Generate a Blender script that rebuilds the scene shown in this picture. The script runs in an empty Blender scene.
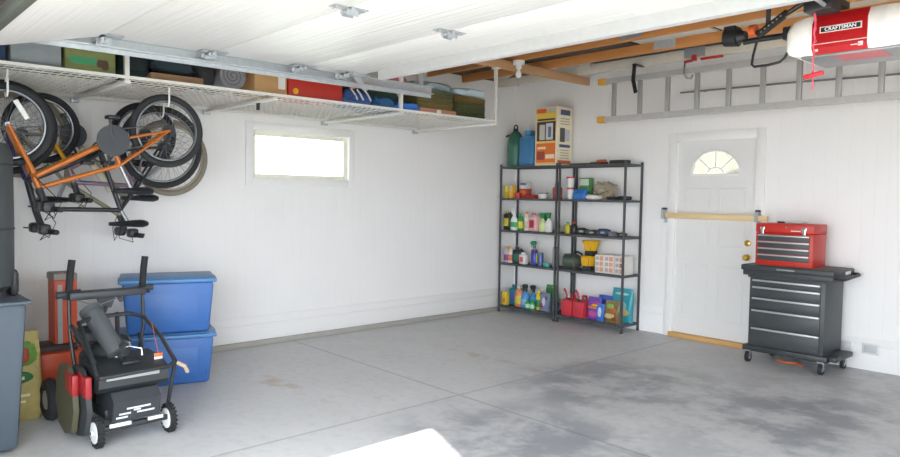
import bpy, bmesh, math, random
from mathutils import Vector, Matrix, noise
R = math.radians
PI = math.pi
sc = bpy.context.scene
col = sc.collection
rnd = random.Random(7)

# ------------------------------------------------------------------ materials
def lin(h):
    h = h.lstrip('#'); o = []
    for i in (0, 2, 4):
        c = int(h[i:i+2], 16) / 255
        o.append(c / 12.92 if c <= .04045 else ((c + .055) / 1.055) ** 2.4)
    return (o[0], o[1], o[2], 1)
MATS = {}
def mat(hexc, rough=.6, metal=0., var=.08, scale=25., bump=0., alpha=None, emit=0, spec=None):
    key = (hexc, rough, metal, var, scale, bump, alpha, emit, spec)
    if key in MATS: return MATS[key]
    m = bpy.data.materials.new('m_' + hexc.strip('#')); m.use_nodes = True
    nt = m.node_tree; N = nt.nodes; L = nt.links; b = N['Principled BSDF']
    b.inputs['Roughness'].default_value = rough; b.inputs['Metallic'].default_value = metal
    if spec is not None: b.inputs['Specular IOR Level'].default_value = spec
    c = lin(hexc)
    tc = N.new('ShaderNodeTexCoord'); nz = N.new('ShaderNodeTexNoise'); nz.inputs['Scale'].default_value = scale
    L.new(tc.outputs['Object'], nz.inputs['Vector'])
    mx = N.new('ShaderNodeMix'); mx.data_type = 'RGBA'
    mx.inputs[6].default_value = tuple(v * (1 - var) for v in c[:3]) + (1,)
    mx.inputs[7].default_value = tuple(min(1, v * (1 + var)) for v in c[:3]) + (1,)
    L.new(nz.outputs['Fac'], mx.inputs[0]); L.new(mx.outputs[2], b.inputs['Base Color'])
    if bump:
        bp = N.new('ShaderNodeBump'); bp.inputs['Strength'].default_value = bump; bp.inputs['Distance'].default_value = .01
        L.new(nz.outputs['Fac'], bp.inputs['Height']); L.new(bp.outputs['Normal'], b.inputs['Normal'])
    if emit:
        b.inputs['Emission Color'].default_value = c; b.inputs['Emission Strength'].default_value = emit
    MATS[key] = m
    return m

def mat_wall():
    m = bpy.data.materials.new('painted_grooved_panelling'); m.use_nodes = True
    nt = m.node_tree; N = nt.nodes; L = nt.links; b = N['Principled BSDF']
    b.inputs['Roughness'].default_value = .62
    tc = N.new('ShaderNodeTexCoord'); sp = N.new('ShaderNodeSeparateXYZ'); L.new(tc.outputs['Object'], sp.inputs[0])
    ad = N.new('ShaderNodeMath'); ad.operation = 'ADD'; L.new(sp.outputs['X'], ad.inputs[0]); L.new(sp.outputs['Y'], ad.inputs[1])
    dv = N.new('ShaderNodeMath'); dv.operation = 'MULTIPLY'; dv.inputs[1].default_value = 1 / .1016; L.new(ad.outputs[0], dv.inputs[0])
    fr = N.new('ShaderNodeMath'); fr.operation = 'FRACT'; L.new(dv.outputs[0], fr.inputs[0])
    sb = N.new('ShaderNodeMath'); sb.operation = 'SUBTRACT'; sb.inputs[1].default_value = .5; L.new(fr.outputs[0], sb.inputs[0])
    ab = N.new('ShaderNodeMath'); ab.operation = 'ABSOLUTE'; L.new(sb.outputs[0], ab.inputs[0])
    mr = N.new('ShaderNodeMapRange'); mr.inputs[1].default_value = .0; mr.inputs[2].default_value = .08
    L.new(ab.outputs[0], mr.inputs[0])
    nz = N.new('ShaderNodeTexNoise'); nz.inputs['Scale'].default_value = 3; L.new(tc.outputs['Object'], nz.inputs['Vector'])
    bp = N.new('ShaderNodeBump'); bp.inputs['Strength'].default_value = .35; bp.inputs['Distance'].default_value = .004
    L.new(mr.outputs[0], bp.inputs['Height']); L.new(bp.outputs['Normal'], b.inputs['Normal'])
    mx = N.new('ShaderNodeMix'); mx.data_type = 'RGBA'; mx.inputs[6].default_value = (.86, .85, .84, 1); mx.inputs[7].default_value = (.89, .885, .875, 1)
    L.new(nz.outputs['Fac'], mx.inputs[0]); L.new(mx.outputs[2], b.inputs['Base Color'])
    return m

def mat_floor():
    m = bpy.data.materials.new('smooth_concrete_slab'); m.use_nodes = True
    nt = m.node_tree; N = nt.nodes; L = nt.links; b = N['Principled BSDF']
    tc = N.new('ShaderNodeTexCoord'); sp = N.new('ShaderNodeSeparateXYZ'); L.new(tc.outputs['Object'], sp.inputs[0])
    def math(op, a, v=None, b2=None):
        n = N.new('ShaderNodeMath'); n.operation = op
        if isinstance(a, (int, float)): n.inputs[0].default_value = a
        else: L.new(a, n.inputs[0])
        if b2 is not None: L.new(b2, n.inputs[1])
        elif v is not None: n.inputs[1].default_value = v
        n.use_clamp = op in ('MULTIPLY_CLAMP',)
        return n.outputs[0]
    def noise_(s, det=5, rough=.55, dist=0):
        n = N.new('ShaderNodeTexNoise'); n.inputs['Scale'].default_value = s; n.inputs['Detail'].default_value = det
        n.inputs['Roughness'].default_value = rough; n.inputs['Distortion'].default_value = dist
        L.new(tc.outputs['Object'], n.inputs['Vector']); return n.outputs['Fac']
    def rng(v, a, c, lo=0., hi=1.):
        n = N.new('ShaderNodeMapRange'); n.interpolation_type = 'SMOOTHSTEP'
        n.inputs[1].default_value = a; n.inputs[2].default_value = c; n.inputs[3].default_value = lo; n.inputs[4].default_value = hi
        L.new(v, n.inputs[0]); return n.outputs[0]
    def mix(f, c1, c2):
        n = N.new('ShaderNodeMix'); n.data_type = 'RGBA'; L.new(f, n.inputs[0])
        for i, c in ((6, c1), (7, c2)):
            if isinstance(c, tuple): n.inputs[i].default_value = c
            else: L.new(c, n.inputs[i])
        return n.outputs[2]
    base = mix(noise_(1.3), (.56, .565, .57, 1), (.65, .655, .66, 1))
    base = mix(rng(noise_(14, 6), .45, .75, 0, .35), base, (.42, .41, .40, 1))
    # worn darker grey areas towards the right of the bay and in front of the chest
    def spot(cx, cy, rx, ry):
        dx = math('MULTIPLY', math('SUBTRACT', sp.outputs['X'], cx), 1 / rx)
        dy = math('MULTIPLY', math('SUBTRACT', sp.outputs['Y'], cy), 1 / ry)
        d = math('ADD', math('MULTIPLY', dx, b2=dx), b2=math('MULTIPLY', dy, b2=dy))
        return rng(d, .1, 1.5, 1, 0)
    pat = rng(noise_(2.2, 9, .66, .12), .40, .60)
    s = math('MAXIMUM', spot(3.0, -2.1, .85, 1.0), b2=spot(4.25, -1.9, .9, 1.1))
    s = math('MAXIMUM', s, b2=spot(3.4, -3.6, 1.0, .8))
    s = math('MAXIMUM', s, b2=math('MULTIPLY', rng(sp.outputs['X'], 2.4, 4.2), .6))
    st = math('MULTIPLY', s, b2=math('ADD', math('MULTIPLY', pat, .72), .22))
    base = mix(st, base, (.27, .285, .31, 1))
    # rust coloured scratches
    r1 = math('MULTIPLY', spot(1.75, -2.25, .55, .10), b2=rng(noise_(5, 4), .42, .6))
    r2 = math('MULTIPLY', spot(1.35, -4.1, .6, .12), b2=rng(noise_(4, 4), .5, .65))
    base = mix(math('MULTIPLY', math('MAXIMUM', r1, b2=r2), .45), base, (.42, .27, .15, 1))
    # saw-cut joints
    def line(o, c, w):
        return rng(math('ABSOLUTE', math('SUBTRACT', o, c)), w * .4, w, 1, 0)
    j = math('MAXIMUM', line(sp.outputs['Y'], -3.23, .016), b2=line(sp.outputs['X'], 2.36, .014))
    base = mix(math('MULTIPLY', j, .4), base, (.17, .17, .17, 1))
    L.new(base, b.inputs['Base Color'])
    L.new(rng(noise_(3, 6), .3, .7, .42, .62), b.inputs['Roughness'])
    bp = N.new('ShaderNodeBump'); bp.inputs['Strength'].default_value = .3; bp.inputs['Distance'].default_value = .004
    L.new(math('SUBTRACT', math('MULTIPLY', noise_(40), .2), b2=j), bp.inputs['Height']); L.new(bp.outputs['Normal'], b.inputs['Normal'])
    return m

def mat_wood(c1, c2, axis='X', s=6):
    m = bpy.data.materials.new('wood_grain'); m.use_nodes = True
    nt = m.node_tree; N = nt.nodes; L = nt.links; b = N['Principled BSDF']; b.inputs['Roughness'].default_value = .65
    tc = N.new('ShaderNodeTexCoord'); mp = N.new('ShaderNodeMapping'); L.new(tc.outputs['Object'], mp.inputs[0])
    k = {'X': (.12, 1, 1), 'Y': (1, .12, 1), 'Z': (1, 1, .12)}[axis]
    mp.inputs['Scale'].default_value = tuple(v * s * 4 for v in k)
    nz = N.new('ShaderNodeTexNoise'); nz.inputs['Scale'].default_value = 1; nz.inputs['Detail'].default_value = 6; nz.inputs['Distortion'].default_value = .6
    L.new(mp.outputs[0], nz.inputs['Vector'])
    mx = N.new('ShaderNodeMix'); mx.data_type = 'RGBA'; mx.inputs[6].default_value = lin(c1); mx.inputs[7].default_value = lin(c2)
    L.new(nz.outputs['Fac'], mx.inputs[0]); L.new(mx.outputs[2], b.inputs['Base Color'])
    return m

def mat_doorpanel():
    m = bpy.data.materials.new('ribbed_white_steel'); m.use_nodes = True
    nt = m.node_tree; N = nt.nodes; L = nt.links; b = N['Principled BSDF']; b.inputs['Roughness'].default_value = .38
    b.inputs['Base Color'].default_value = (.71, .71, .695, 1)
    tc = N.new('ShaderNodeTexCoord'); mp = N.new('ShaderNodeMapping'); L.new(tc.outputs['Object'], mp.inputs[0])
    mp.inputs['Scale'].default_value = (.35, 22, 1)
    nz = N.new('ShaderNodeTexNoise'); nz.inputs['Scale'].default_value = 1.6; nz.inputs['Detail'].default_value = 3
    L.new(mp.outputs[0], nz.inputs['Vector'])
    bp = N.new('ShaderNodeBump'); bp.inputs['Strength'].default_value = .55; bp.inputs['Distance'].default_value = .012
    L.new(nz.outputs['Fac'], bp.inputs['Height']); L.new(bp.outputs['Normal'], b.inputs['Normal'])
    return m

def mat_glass(tint=(.97, .98, .97, 1)):
    m = bpy.data.materials.new('clear_pane'); m.use_nodes = True
    nt = m.node_tree; N = nt.nodes; L = nt.links; N.remove(N['Principled BSDF'])
    t = N.new('ShaderNodeBsdfTransparent'); t.inputs[0].default_value = tint
    g = N.new('ShaderNodeBsdfGlossy'); g.inputs['Roughness'].default_value = .03
    mx = N.new('ShaderNodeMixShader'); mx.inputs[0].default_value = .05
    L.new(t.outputs[0], mx.inputs[1]); L.new(g.outputs[0], mx.inputs[2]); L.new(mx.outputs[0], N['Material Output'].inputs[0])
    return m

# ------------------------------------------------------------------ mesh builder
class MB:
    def __init__(s): s.bm = bmesh.new()
    def _xf(s, vs, rz=0, c=(0, 0, 0), M=None):
        if M is not None: bmesh.ops.transform(s.bm, matrix=M, verts=vs)
        if rz: bmesh.ops.rotate(s.bm, verts=vs, cent=c, matrix=Matrix.Rotation(rz, 3, 'Z'))
    def box(s, c, d, bevel=0., rz=0., M=None, taper=1., seg=2):
        r = bmesh.ops.create_cube(s.bm, size=1); vs = r['verts']
        for v in vs:
            k = taper if v.co.z < 0 else 1
            v.co = Vector((v.co.x * d[0] * k, v.co.y * d[1] * k, v.co.z * d[2]))
        if bevel:
            es = list({e for v in vs for e in v.link_edges})
            o = bmesh.ops.bevel(s.bm, geom=es, offset=bevel, segments=seg, affect='EDGES', profile=.5)
            vs = list({v for f in o['faces'] for v in f.verts} | {v for v in vs if v.is_valid})
        if rz: bmesh.ops.rotate(s.bm, verts=vs, cent=(0, 0, 0), matrix=Matrix.Rotation(rz, 3, 'Z'))
        if M is not None: bmesh.ops.transform(s.bm, matrix=M, verts=vs)
        bmesh.ops.translate(s.bm, verts=vs, vec=c)
        return s
    def b2(s, a, b, bevel=0.):
        return s.box([(a[i] + b[i]) / 2 for i in range(3)], [abs(b[i] - a[i]) for i in range(3)], bevel)
    def ring(s, c, M, r, seg, sx=1, sy=1):
        return [s.bm.verts.new(c + M @ Vector((math.cos(2 * PI * i / seg) * r * sx, math.sin(2 * PI * i / seg) * r * sy, 0))) for i in range(seg)]
    def skin(s, rings, cap=True, closed=False):
        n = len(rings[0]); m = len(rings)
        for k in range(m if closed else m - 1):
            a, b = rings[k], rings[(k + 1) % m]
            for i in range(n):
                try: s.bm.faces.new((a[i], a[(i + 1) % n], b[(i + 1) % n], b[i]))
                except ValueError: pass
        if cap and not closed:
            try: s.bm.faces.new(list(reversed(rings[0]))); s.bm.faces.new(rings[-1])
            except ValueError: pass
    def tube(s, pts, r, seg=8, rr=None, closed=False, sy=1.):
        pts = [Vector(p) for p in pts]; n = len(pts); rings = []
        up = None
        for i, p in enumerate(pts):
            if closed: t = (pts[(i + 1) % n] - pts[i - 1])
            else: t = (pts[min(i + 1, n - 1)] - pts[max(i - 1, 0)])
            t.normalize()
            if up is None:
                up = Vector((0, 0, 1)) if abs(t.z) < .9 else Vector((0, 1, 0))
            x = up.cross(t)
            if x.length < 1e-4: x = Vector((1, 0, 0)).cross(t)
            x.normalize(); y = t.cross(x); up = y
            M = Matrix((x, y, t)).transposed()
            ra = rr[i] if rr else r
            rings.append(s.ring(p, M, ra, seg, 1, sy))
        s.skin(rings, closed=closed); return s
    def cyl(s, a, b, r, r2=None, seg=16):
        return s.tube([a, b], r, seg, rr=[r, r if r2 is None else r2])
    def lathe(s, prof, c=(0, 0, 0), seg=16, sx=1, sy=1, M=None):
        c = Vector(c); rings = []; I = Matrix.Identity(3)
        for r, z in prof:
            rings.append([s.bm.verts.new((M or I) @ Vector((math.cos(2 * PI * i / seg) * max(r, 1e-4) * sx, math.sin(2 * PI * i / seg) * max(r, 1e-4) * sy, z)) + c) for i in range(seg)])
        s.skin(rings); return s
    def torus(s, c, R_, r, axis='X', seg=32, rs=8, sq=1.):
        c = Vector(c); rings = []
        for i in range(seg):
            a = 2 * PI * i / seg; ring = []
            for j in range(rs):
                b = 2 * PI * j / rs; rad = R_ + r * math.cos(b); h = r * sq * math.sin(b)
                p = {'X': (h, rad * math.cos(a), rad * math.sin(a)), 'Y': (rad * math.cos(a), h, rad * math.sin(a)), 'Z': (rad * math.cos(a), rad * math.sin(a), h)}[axis]
                ring.append(s.bm.verts.new(c + Vector(p)))
            rings.append(ring)
        s.skin(rings, closed=True); return s
    def prism(s, poly, axis, a, b):
        def P(p, h): return {'X': (h, p[0], p[1]), 'Y': (p[0], h, p[1]), 'Z': (p[0], p[1], h)}[axis]
        v0 = [s.bm.verts.new(P(p, a)) for p in poly]; v1 = [s.bm.verts.new(P(p, b)) for p in poly]
        n = len(poly)
        s.bm.faces.new(v0); s.bm.faces.new(list(reversed(v1)))
        for i in range(n): s.bm.faces.new((v0[i], v1[i], v1[(i + 1) % n], v0[(i + 1) % n]))
        return s
    def blob(s, c, d, seed=0, amp=.12, p=.6, sub=3, freq=3.):
        r = bmesh.ops.create_icosphere(s.bm, subdivisions=sub, radius=1)
        for v in r['verts']:
            n = v.co.normalized()
            q = Vector([math.copysign(abs(k) ** p, k) for k in n])
            f = 1 + amp * noise.noise(n * freq + Vector((seed * 7.1, seed * 3.3, seed)))
            v.co = Vector((c[0] + q.x * d[0] / 2 * f, c[1] + q.y * d[1] / 2 * f, c[2] + max(-d[2] / 2, q.z * d[2] / 2 * f)))
        return s
    def sphere(s, c, r, sub=2, sz=1.):
        o = bmesh.ops.create_icosphere(s.bm, subdivisions=sub, radius=r)
        for v in o['verts']: v.co = Vector((v.co.x + c[0], v.co.y + c[1], v.co.z * sz + c[2]))
        return s
    def build(s, name, m, parent=None, world=False, smooth=40, loc=None):
        bmesh.ops.recalc_face_normals(s.bm, faces=s.bm.faces)
        if world and parent is not None:
            bmesh.ops.transform(s.bm, matrix=WM[parent.name].inverted(), verts=s.bm.verts)
        if loc is not None:
            bmesh.ops.translate(s.bm, verts=s.bm.verts, vec=-Vector(loc))
        me = bpy.data.meshes.new(name); s.bm.to_mesh(me); s.bm.free()
        if smooth:
            me.shade_smooth(); me.set_sharp_from_angle(angle=R(smooth))
        me.materials.append(m)
        o = bpy.data.objects.new(name, me); col.objects.link(o)
        if parent is not None: o.parent = parent; WM[o.name] = WM[parent.name]
        elif loc is not None: o.location = loc; WM[o.name] = Matrix.Translation(loc)
        else: WM[o.name] = Matrix.Identity(4)
        return o
WM = {}
def tag(o, label, cat, group=None, kind=None):
    o['label'] = label; o['category'] = cat
    if group: o['group'] = group
    if kind: o['kind'] = kind
    return o
def T(name, label, cat, loc=(0, 0, 0), rz=0, group=None, kind=None):
    o = bpy.data.objects.new(name, None); col.objects.link(o); o.empty_display_size = .05
    o.location = loc; o.rotation_euler = (0, 0, rz)
    WM[o.name] = Matrix.Translation(loc) @ Matrix.Rotation(rz, 4, 'Z')
    return tag(o, label, cat, group, kind)
def struct(name, mb, m, parent=None, **k):
    o = mb.build(name, m, parent, **k)
    if parent is None: o['kind'] = 'structure'
    return o
def copy_tree(o, parent=None):
    c = o.copy(); col.objects.link(c)
    if parent is not None: c.parent = parent
    for ch in o.children: copy_tree(ch, c)
    return c
def text_obj(txt, size, m, parent, M, name='lettering', depth=.0008, bold=.01, align='CENTER'):
    cu = bpy.data.curves.new('t', 'FONT'); cu.body = txt; cu.size = size; cu.extrude = depth; cu.offset = bold * size
    cu.align_x = align; cu.align_y = 'CENTER'
    t = bpy.data.objects.new('t', cu); col.objects.link(t)
    dg = bpy.context.evaluated_depsgraph_get(); me = bpy.data.meshes.new_from_object(t.evaluated_get(dg))
    bpy.data.objects.remove(t); bpy.data.curves.remove(cu)
    me.transform(M); me.materials.clear(); me.materials.append(m)
    o = bpy.data.objects.new(name, me); col.objects.link(o); o.parent = parent; WM[o.name] = WM[parent.name]
    return o
FACE_NEG_Y = Matrix.Rotation(R(90), 4, 'X')         # text readable from -Y
FACE_POS_X = Matrix.Rotation(R(90), 4, 'Z') @ Matrix.Rotation(R(90), 4, 'X')

BLACK = mat('#25272a', .45); RUBBER = mat('#242527', .85, bump=.4, scale=60); CHROME = mat('#c9ccd0', .25, .9)
STEEL = mat('#9a9ea2', .38, .8); GALV = mat('#b9bec2', .4, .6, var=.15, scale=40); WHITE = mat('#e9e9e6', .45); PLASTIC = mat('#26282b', .5)
DARKGREY = mat('#3c4043', .5); ALU = mat('#c3c4c2', .42, .35); WOOD = mat_wood('#cf9a5c', '#e3b981'); PINE = mat_wood('#d9bb84', '#e8d2a4')
WALLM = mat_wall(); TRIMW = mat('#eeeeec', .4, var=.02); DOORM = mat('#e2e2e0', .45, var=.02)

# ------------------------------------------------------------------ setting
XL, YB, XR, YF, ZW = -.09, .04, 7.8, -6.5, 2.82
struct('floor', MB().b2((XL - .3, -6.62, -.12), (XR + .3, YB + .3, 0)), mat_floor())
g = struct('trim_1', MB().b2((-9, -40, -.2), (30, -6.62, -.02)), mat('#8f8b85', .9, bump=.3, scale=8))   # concrete driveway
struct('trim_2', MB().b2((-30, -6.62, -.3), (XL - .3, 30, -.04)), mat('#7d8470', .95, bump=.5, scale=20))   # lawn outside
struct('trim_6', MB().b2((-2, 2.6, -.04), (9, 2.8, 3.4)), mat('#a09d96', .9, bump=.3, scale=12))   # neighbouring wall behind the entry door
# left wall with the window opening
wy0, wy1, wz0, wz1 = -3.65, -2.57, 1.60, 2.055
w = MB()
w.b2((XL - .15, YF, 0), (XL, wy0, 2.9)).b2((XL - .15, wy1, 0), (XL, YB + .15, 2.9))
w.b2((XL - .15, wy0, 0), (XL, wy1, wz0)).b2((XL - .15, wy0, wz1), (XL, wy1, 2.9))
struct('wall_left', w, WALLM, smooth=0)
# back gable wall with the door opening
dx0, dx1, dz1 = 2.20, 3.05, 2.075
w = MB()
w.b2((XL, YB, 0), (dx0, YB + .15, ZW)).b2((dx1, YB, 0), (XR, YB + .15, ZW)).b2((dx0, YB, dz1), (dx1, YB + .15, ZW))
w.prism([(XL, ZW), (XR, ZW), (XR, 2.9), (3.9, 4.35), (XL, 2.9)], 'Y', YB + .006, YB + .15)
struct('wall_back', w, WALLM, smooth=0)
w = MB()
w.b2((XR, YF, 0), (XR + .15, -6.0, 2.9)).b2((XR, -2.6, 0), (XR + .15, YB + .15, 2.9)).b2((XR, -6.0, 0), (XR + .15, -2.6, .8)).b2((XR, -6.0, 2.3), (XR + .15, -2.6, 2.9))
struct('wall_right', w, WALLM, smooth=0)
w2 = T('added_window', '', '', (XR, -4.3, .8), kind='structure')  # unseen window, added to let more sky light into the bay
for k in ('label', 'category'): del w2[k]
fm = MB()
for a_, b_ in (((XR + .02, -6.0, .8), (XR + .10, -5.94, 2.3)), ((XR + .02, -2.66, .8), (XR + .10, -2.6, 2.3)), ((XR + .02, -4.33, .8), (XR + .10, -4.27, 2.3)), ((XR + .02, -6.0, .8), (XR + .10, -2.6, .86)), ((XR + .02, -6.0, 2.24), (XR + .10, -2.6, 2.3))): fm.b2(a_, b_)
fm.build('window_frame', TRIMW, w2, True)
MB().b2((XR + .05, -5.95, .85), (XR + .056, -2.65, 2.25)).build('pane', mat_glass(), w2, True)
struct('trim_7', MB().b2((XR + .3, -6.62, -.3), (34, 30, -.04)), mat('#7d8470', .95, bump=.5, scale=20))
w = MB()
w.b2((XL - .15, YF - .15, 0), (2.05, YF, 2.9)).b2((6.8, YF - .15, 0), (XR + .15, YF, 2.9)).b2((2.05, YF - .15, 2.22), (6.8, YF, 2.9))
w.prism([(XL, 2.9), (XR, 2.9), (3.9, 4.35)], 'Y', YF - .15, YF)
struct('wall_front', w, WALLM, smooth=0)
# added unseen wing and sloping eave, placed to shape the floor sun patch
struct('sun_blocker_wing', MB().b2((2.05, -8.3, -.02), (2.78, YF - .15, 2.9)), mat('#cfc8bb', .8, bump=.2))
struct('sun_blocker_eave', MB().prism([(2.6, 3.53), (4.6, 2.86), (4.6, 3.15), (2.6, 3.82)], 'Y', -8.2, -6.66), mat('#7c7468', .9, bump=.4))
w = MB()
w.prism([(XL - .35, 2.8), (3.9, 4.35), (3.9, 4.42), (XL - .35, 2.87)], 'Y', YF - .5, YB + .4)
w.prism([(XR + .35, 2.8), (3.9, 4.35), (3.9, 4.42), (XR + .35, 2.87)], 'Y', YF - .5, YB + .4)
struct('ceiling', w, mat_wood('#5a4634', '#7c6148', 'X', 3), smooth=0)
# baseboard boards and concrete footing
BASE = mat('#f0efee', .5, var=.02)
struct('baseboard_left', MB().b2((XL, YF, .05), (XL + .012, YB - .012, .205), .002).b2((XL, YF, .211), (XL + .010, YB - .012, .285), .002), BASE)
struct('baseboard_back', MB().b2((XL, YB - .012, .01), (dx0 - .10, YB, .205), .002).b2((XL, YB - .010, .211), (dx0 - .10, YB, .285), .002)
       .b2((dx1 + .10, YB - .012, .01), (XR, YB, .205), .002).b2((dx1 + .10, YB - .010, .211), (XR, YB, .285), .002), BASE)
struct('trim_5', MB().b2((XL, YF, 0), (XL + .035, YB, .05), .004), mat('#aaa7a0', .85, bump=.4, scale=30))
# window
wn = T('window_1', '', '', (XL, (wy0 + wy1) / 2, wz0), kind='structure')
for k in ('label', 'category'): del wn[k]
def frame_yz(mb, y0, y1, z0, z1, t, xa, xb, bev=.003):
    mb.b2((xa, y0, z0), (xb, y0 + t, z1), bev).b2((xa, y1 - t, z0), (xb, y1, z1), bev)
    mb.b2((xa, y0 + t, z0), (xb, y1 - t, z0 + t), bev).b2((xa, y0 + t, z1 - t), (xb, y1 - t, z1), bev); return mb
frame_yz(MB(), wy0 - .07, wy1 + .07, wz0 - .07, wz1 + .07, .07, XL + .001, XL + .02).build('window_casing', TRIMW, wn, True)
frame_yz(MB(), wy0, wy1, wz0, wz1, .045, XL - .12, XL - .02).build('window_frame', mat('#e8e6d8', .4), wn, True)
MB().b2((XL - .075, wy0 + .045, wz0 + .045), (XL - .069, wy1 - .045, wz1 - .045)).build('pane', mat_glass(), wn, True)
# entry door
dn = T('door_1', '', '', (dx0, YB, 0), kind='structure')
for k in ('label', 'category'): del dn[k]
c = MB(); t = .085
c.b2((dx0 - t, YB - .018, 0), (dx0 + .006, YB + .001, dz1 + t), .003).b2((dx1 - .006, YB - .018, 0), (dx1 + t, YB + .001, dz1 + t), .003)
c.b2((dx0 + .006, YB - .018, dz1 - .006), (dx1 - .006, YB + .001, dz1 + t), .003)
c.build('door_casing', TRIMW, dn, True)
# slab with fan-light hole: built of a grid so the arch is a true opening
ccx, ccz, cr = (dx0 + dx1) / 2, 1.715, .265
s = MB(); ya, yb = YB + .012, YB + .052
s.b2((dx0 + .008, ya, .05), (dx1 - .008, yb, ccz))
n = 20; arc = [(ccx + cr * math.cos(PI * i / n), ccz + cr * .95 * math.sin(PI * i / n)) for i in range(n + 1)]
top = dz1 + .006; L0, R0 = dx0 + .008, dx1 - .008
s.prism([arc[0], (R0, ccz), (R0, top), (ccx, top)] + [arc[i] for i in range(n // 2, 0, -1)], 'Y', ya, yb)
s.prism([arc[n], (L0, ccz), (L0, top), (ccx, top)] + [arc[i] for i in range(n // 2, n)], 'Y', ya, yb)
slab = s.build('door_leaf', DOORM, dn, True, smooth=0)
p = MB()
for (px0, px1, pz0, pz1) in ((2.30, 2.58, .98, 1.58), (2.67, 2.95, .98, 1.58), (2.30, 2.58, .22, .80), (2.67, 2.95, .22, .80)):
    for a, b in (((px0, pz0), (px1, pz0 + .02)), ((px0, pz1 - .02), (px1, pz1)), ((px0, pz0 + .02), (px0 + .02, pz1 - .02)), ((px1 - .02, pz0 + .02), (px1, pz1 - .02))):
        p.b2((a[0], ya - .005, a[1]), (b[0], ya + .002, b[1]), .002)
p.build('panel_moulding', DOORM, slab, True)
# arch frame and glass
f = MB(); rings = [(ccx + (cr - .004) * math.cos(PI * i / n), ya - .004, ccz + (cr - .004) * .95 * math.sin(PI * i / n)) for i in range(n + 1)]
f.tube(rings, .011, 6); f.b2((ccx - cr, ya - .012, ccz - .012), (ccx + cr, ya + .004, ccz + .010))
for a in (45, 90, 135):
    f.tube([(ccx + .09 * math.cos(R(a)), ya, ccz + .09 * math.sin(R(a))), (ccx + cr * math.cos(R(a)), ya, ccz + cr * .95 * math.sin(R(a)))], .006, 6)
f.tube([(ccx + .09 * math.cos(PI * i / 10), ya, ccz + .075 * math.sin(PI * i / 10)) for i in range(11)], .006, 6)
fan = f.build('fan_light', WHITE, slab, True)
gl = MB(); gl.prism([(ccx + (cr - .002) * math.cos(PI * i / n), ccz + (cr - .002) * .95 * math.sin(PI * i / n)) for i in range(n + 1)], 'Y', ya + .014, ya + .018)
gl.build('fan_light_glass', mat_glass((.52, .52, .50, 1)), slab, True)
MB().b2((dx0 - .02, YB - .05, 0), (dx1 + .02, YB + .13, .05), .004).build('threshold', mat_wood('#b98d52', '#d2a86c'), dn, True)
BRASS = mat('#c8a04a', .3, .8)
for nm, z, r_ in (('deadbolt', 1.04, .028), ('door_knob', .90, .03)):
    k = MB(); M_ = Matrix.Rotation(R(90), 3, 'X')
    k.lathe([(.032, 0), (.032, .01), (.012, .014), (.012, .035), (r_ * .8, .04), (r_, .055), (r_ * .7, .072), (.002, .076)] if nm == 'door_knob' else [(.03, 0), (.03, .018), (.018, .024), (.002, .025)], (2.985, ya, z), 16, M=M_)
    k.build(nm, BRASS, slab, True)
# ceiling trusses
TW = mat_wood('#b5753c', '#d29658', 'X', 4); TW2 = mat_wood('#b98a5e', '#cfa67c', 'Y', 4)
def truss(y, label, web=True, TW=TW):
    t = T('roof_truss', label, 'truss', (XL, y, 2.82), group='roof trusses')
    MB().b2((XL, y - .019, 2.82), (XR, y + .019, 2.91), .002).build('bottom_chord', TW, t, True)
    for s_, xe in ((1, XL), (-1, XR)):
        MB().prism([(xe, 2.91), (xe, 2.845), (3.9, 4.26), (3.9, 4.34)] if s_ > 0 else [(3.9, 4.26), (3.9, 4.34), (xe, 2.91), (xe, 2.845)], 'Y', y - .018, y + .018).build('rafter', TW, t, True)
    for a, b in (((1.3, 2.9), (1.9, 3.56)), ((2.6, 2.9), (1.9, 3.56)), ((2.6, 2.9), (3.9, 4.3)), ((5.2, 2.9), (3.9, 4.3)), ((5.2, 2.9), (5.9, 3.56)), ((6.5, 2.9), (5.9, 3.56))):
        d = Vector((b[0] - a[0], b[1] - a[1])).normalized().orthogonal() * .04
        MB().prism([(a[0] - d.x, a[1] - d.y), (a[0] + d.x, a[1] + d.y), (b[0] + d.x, b[1] + d.y), (b[0] - d.x, b[1] - d.y)], 'Y', y - .016, y + .016).build('web_brace', TW, t, True)
    for gx in (2.6, 5.2):
        MB().b2((gx - .11, y - .0215, 2.835), (gx + .11, y - .019, 2.95)).build('gusset_plate', GALV, t, True)
    return t
CREAM = mat('#ded7c8', .6)
TRL = ['cream painted roof truss nearest the back gable wall', 'orange-brown roof truss, second from the back wall', 'orange-brown roof truss just past the raised garage door, third from the back wall']
for i in range(11):
    y = -.38 - .55 * i
    truss(y, TRL[i] if i < 3 else 'orange-brown roof truss above the raised garage door', TW=CREAM if i == 0 else TW)
tag(MB().b2((1.19, -2.6, 2.732), (1.23, -.20, 2.819), .002).build('nailer_board', TW2, loc=(1.21, -1.5, 2.732)), 'pale wooden board running under the trusses towards the back wall', 'board')
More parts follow.
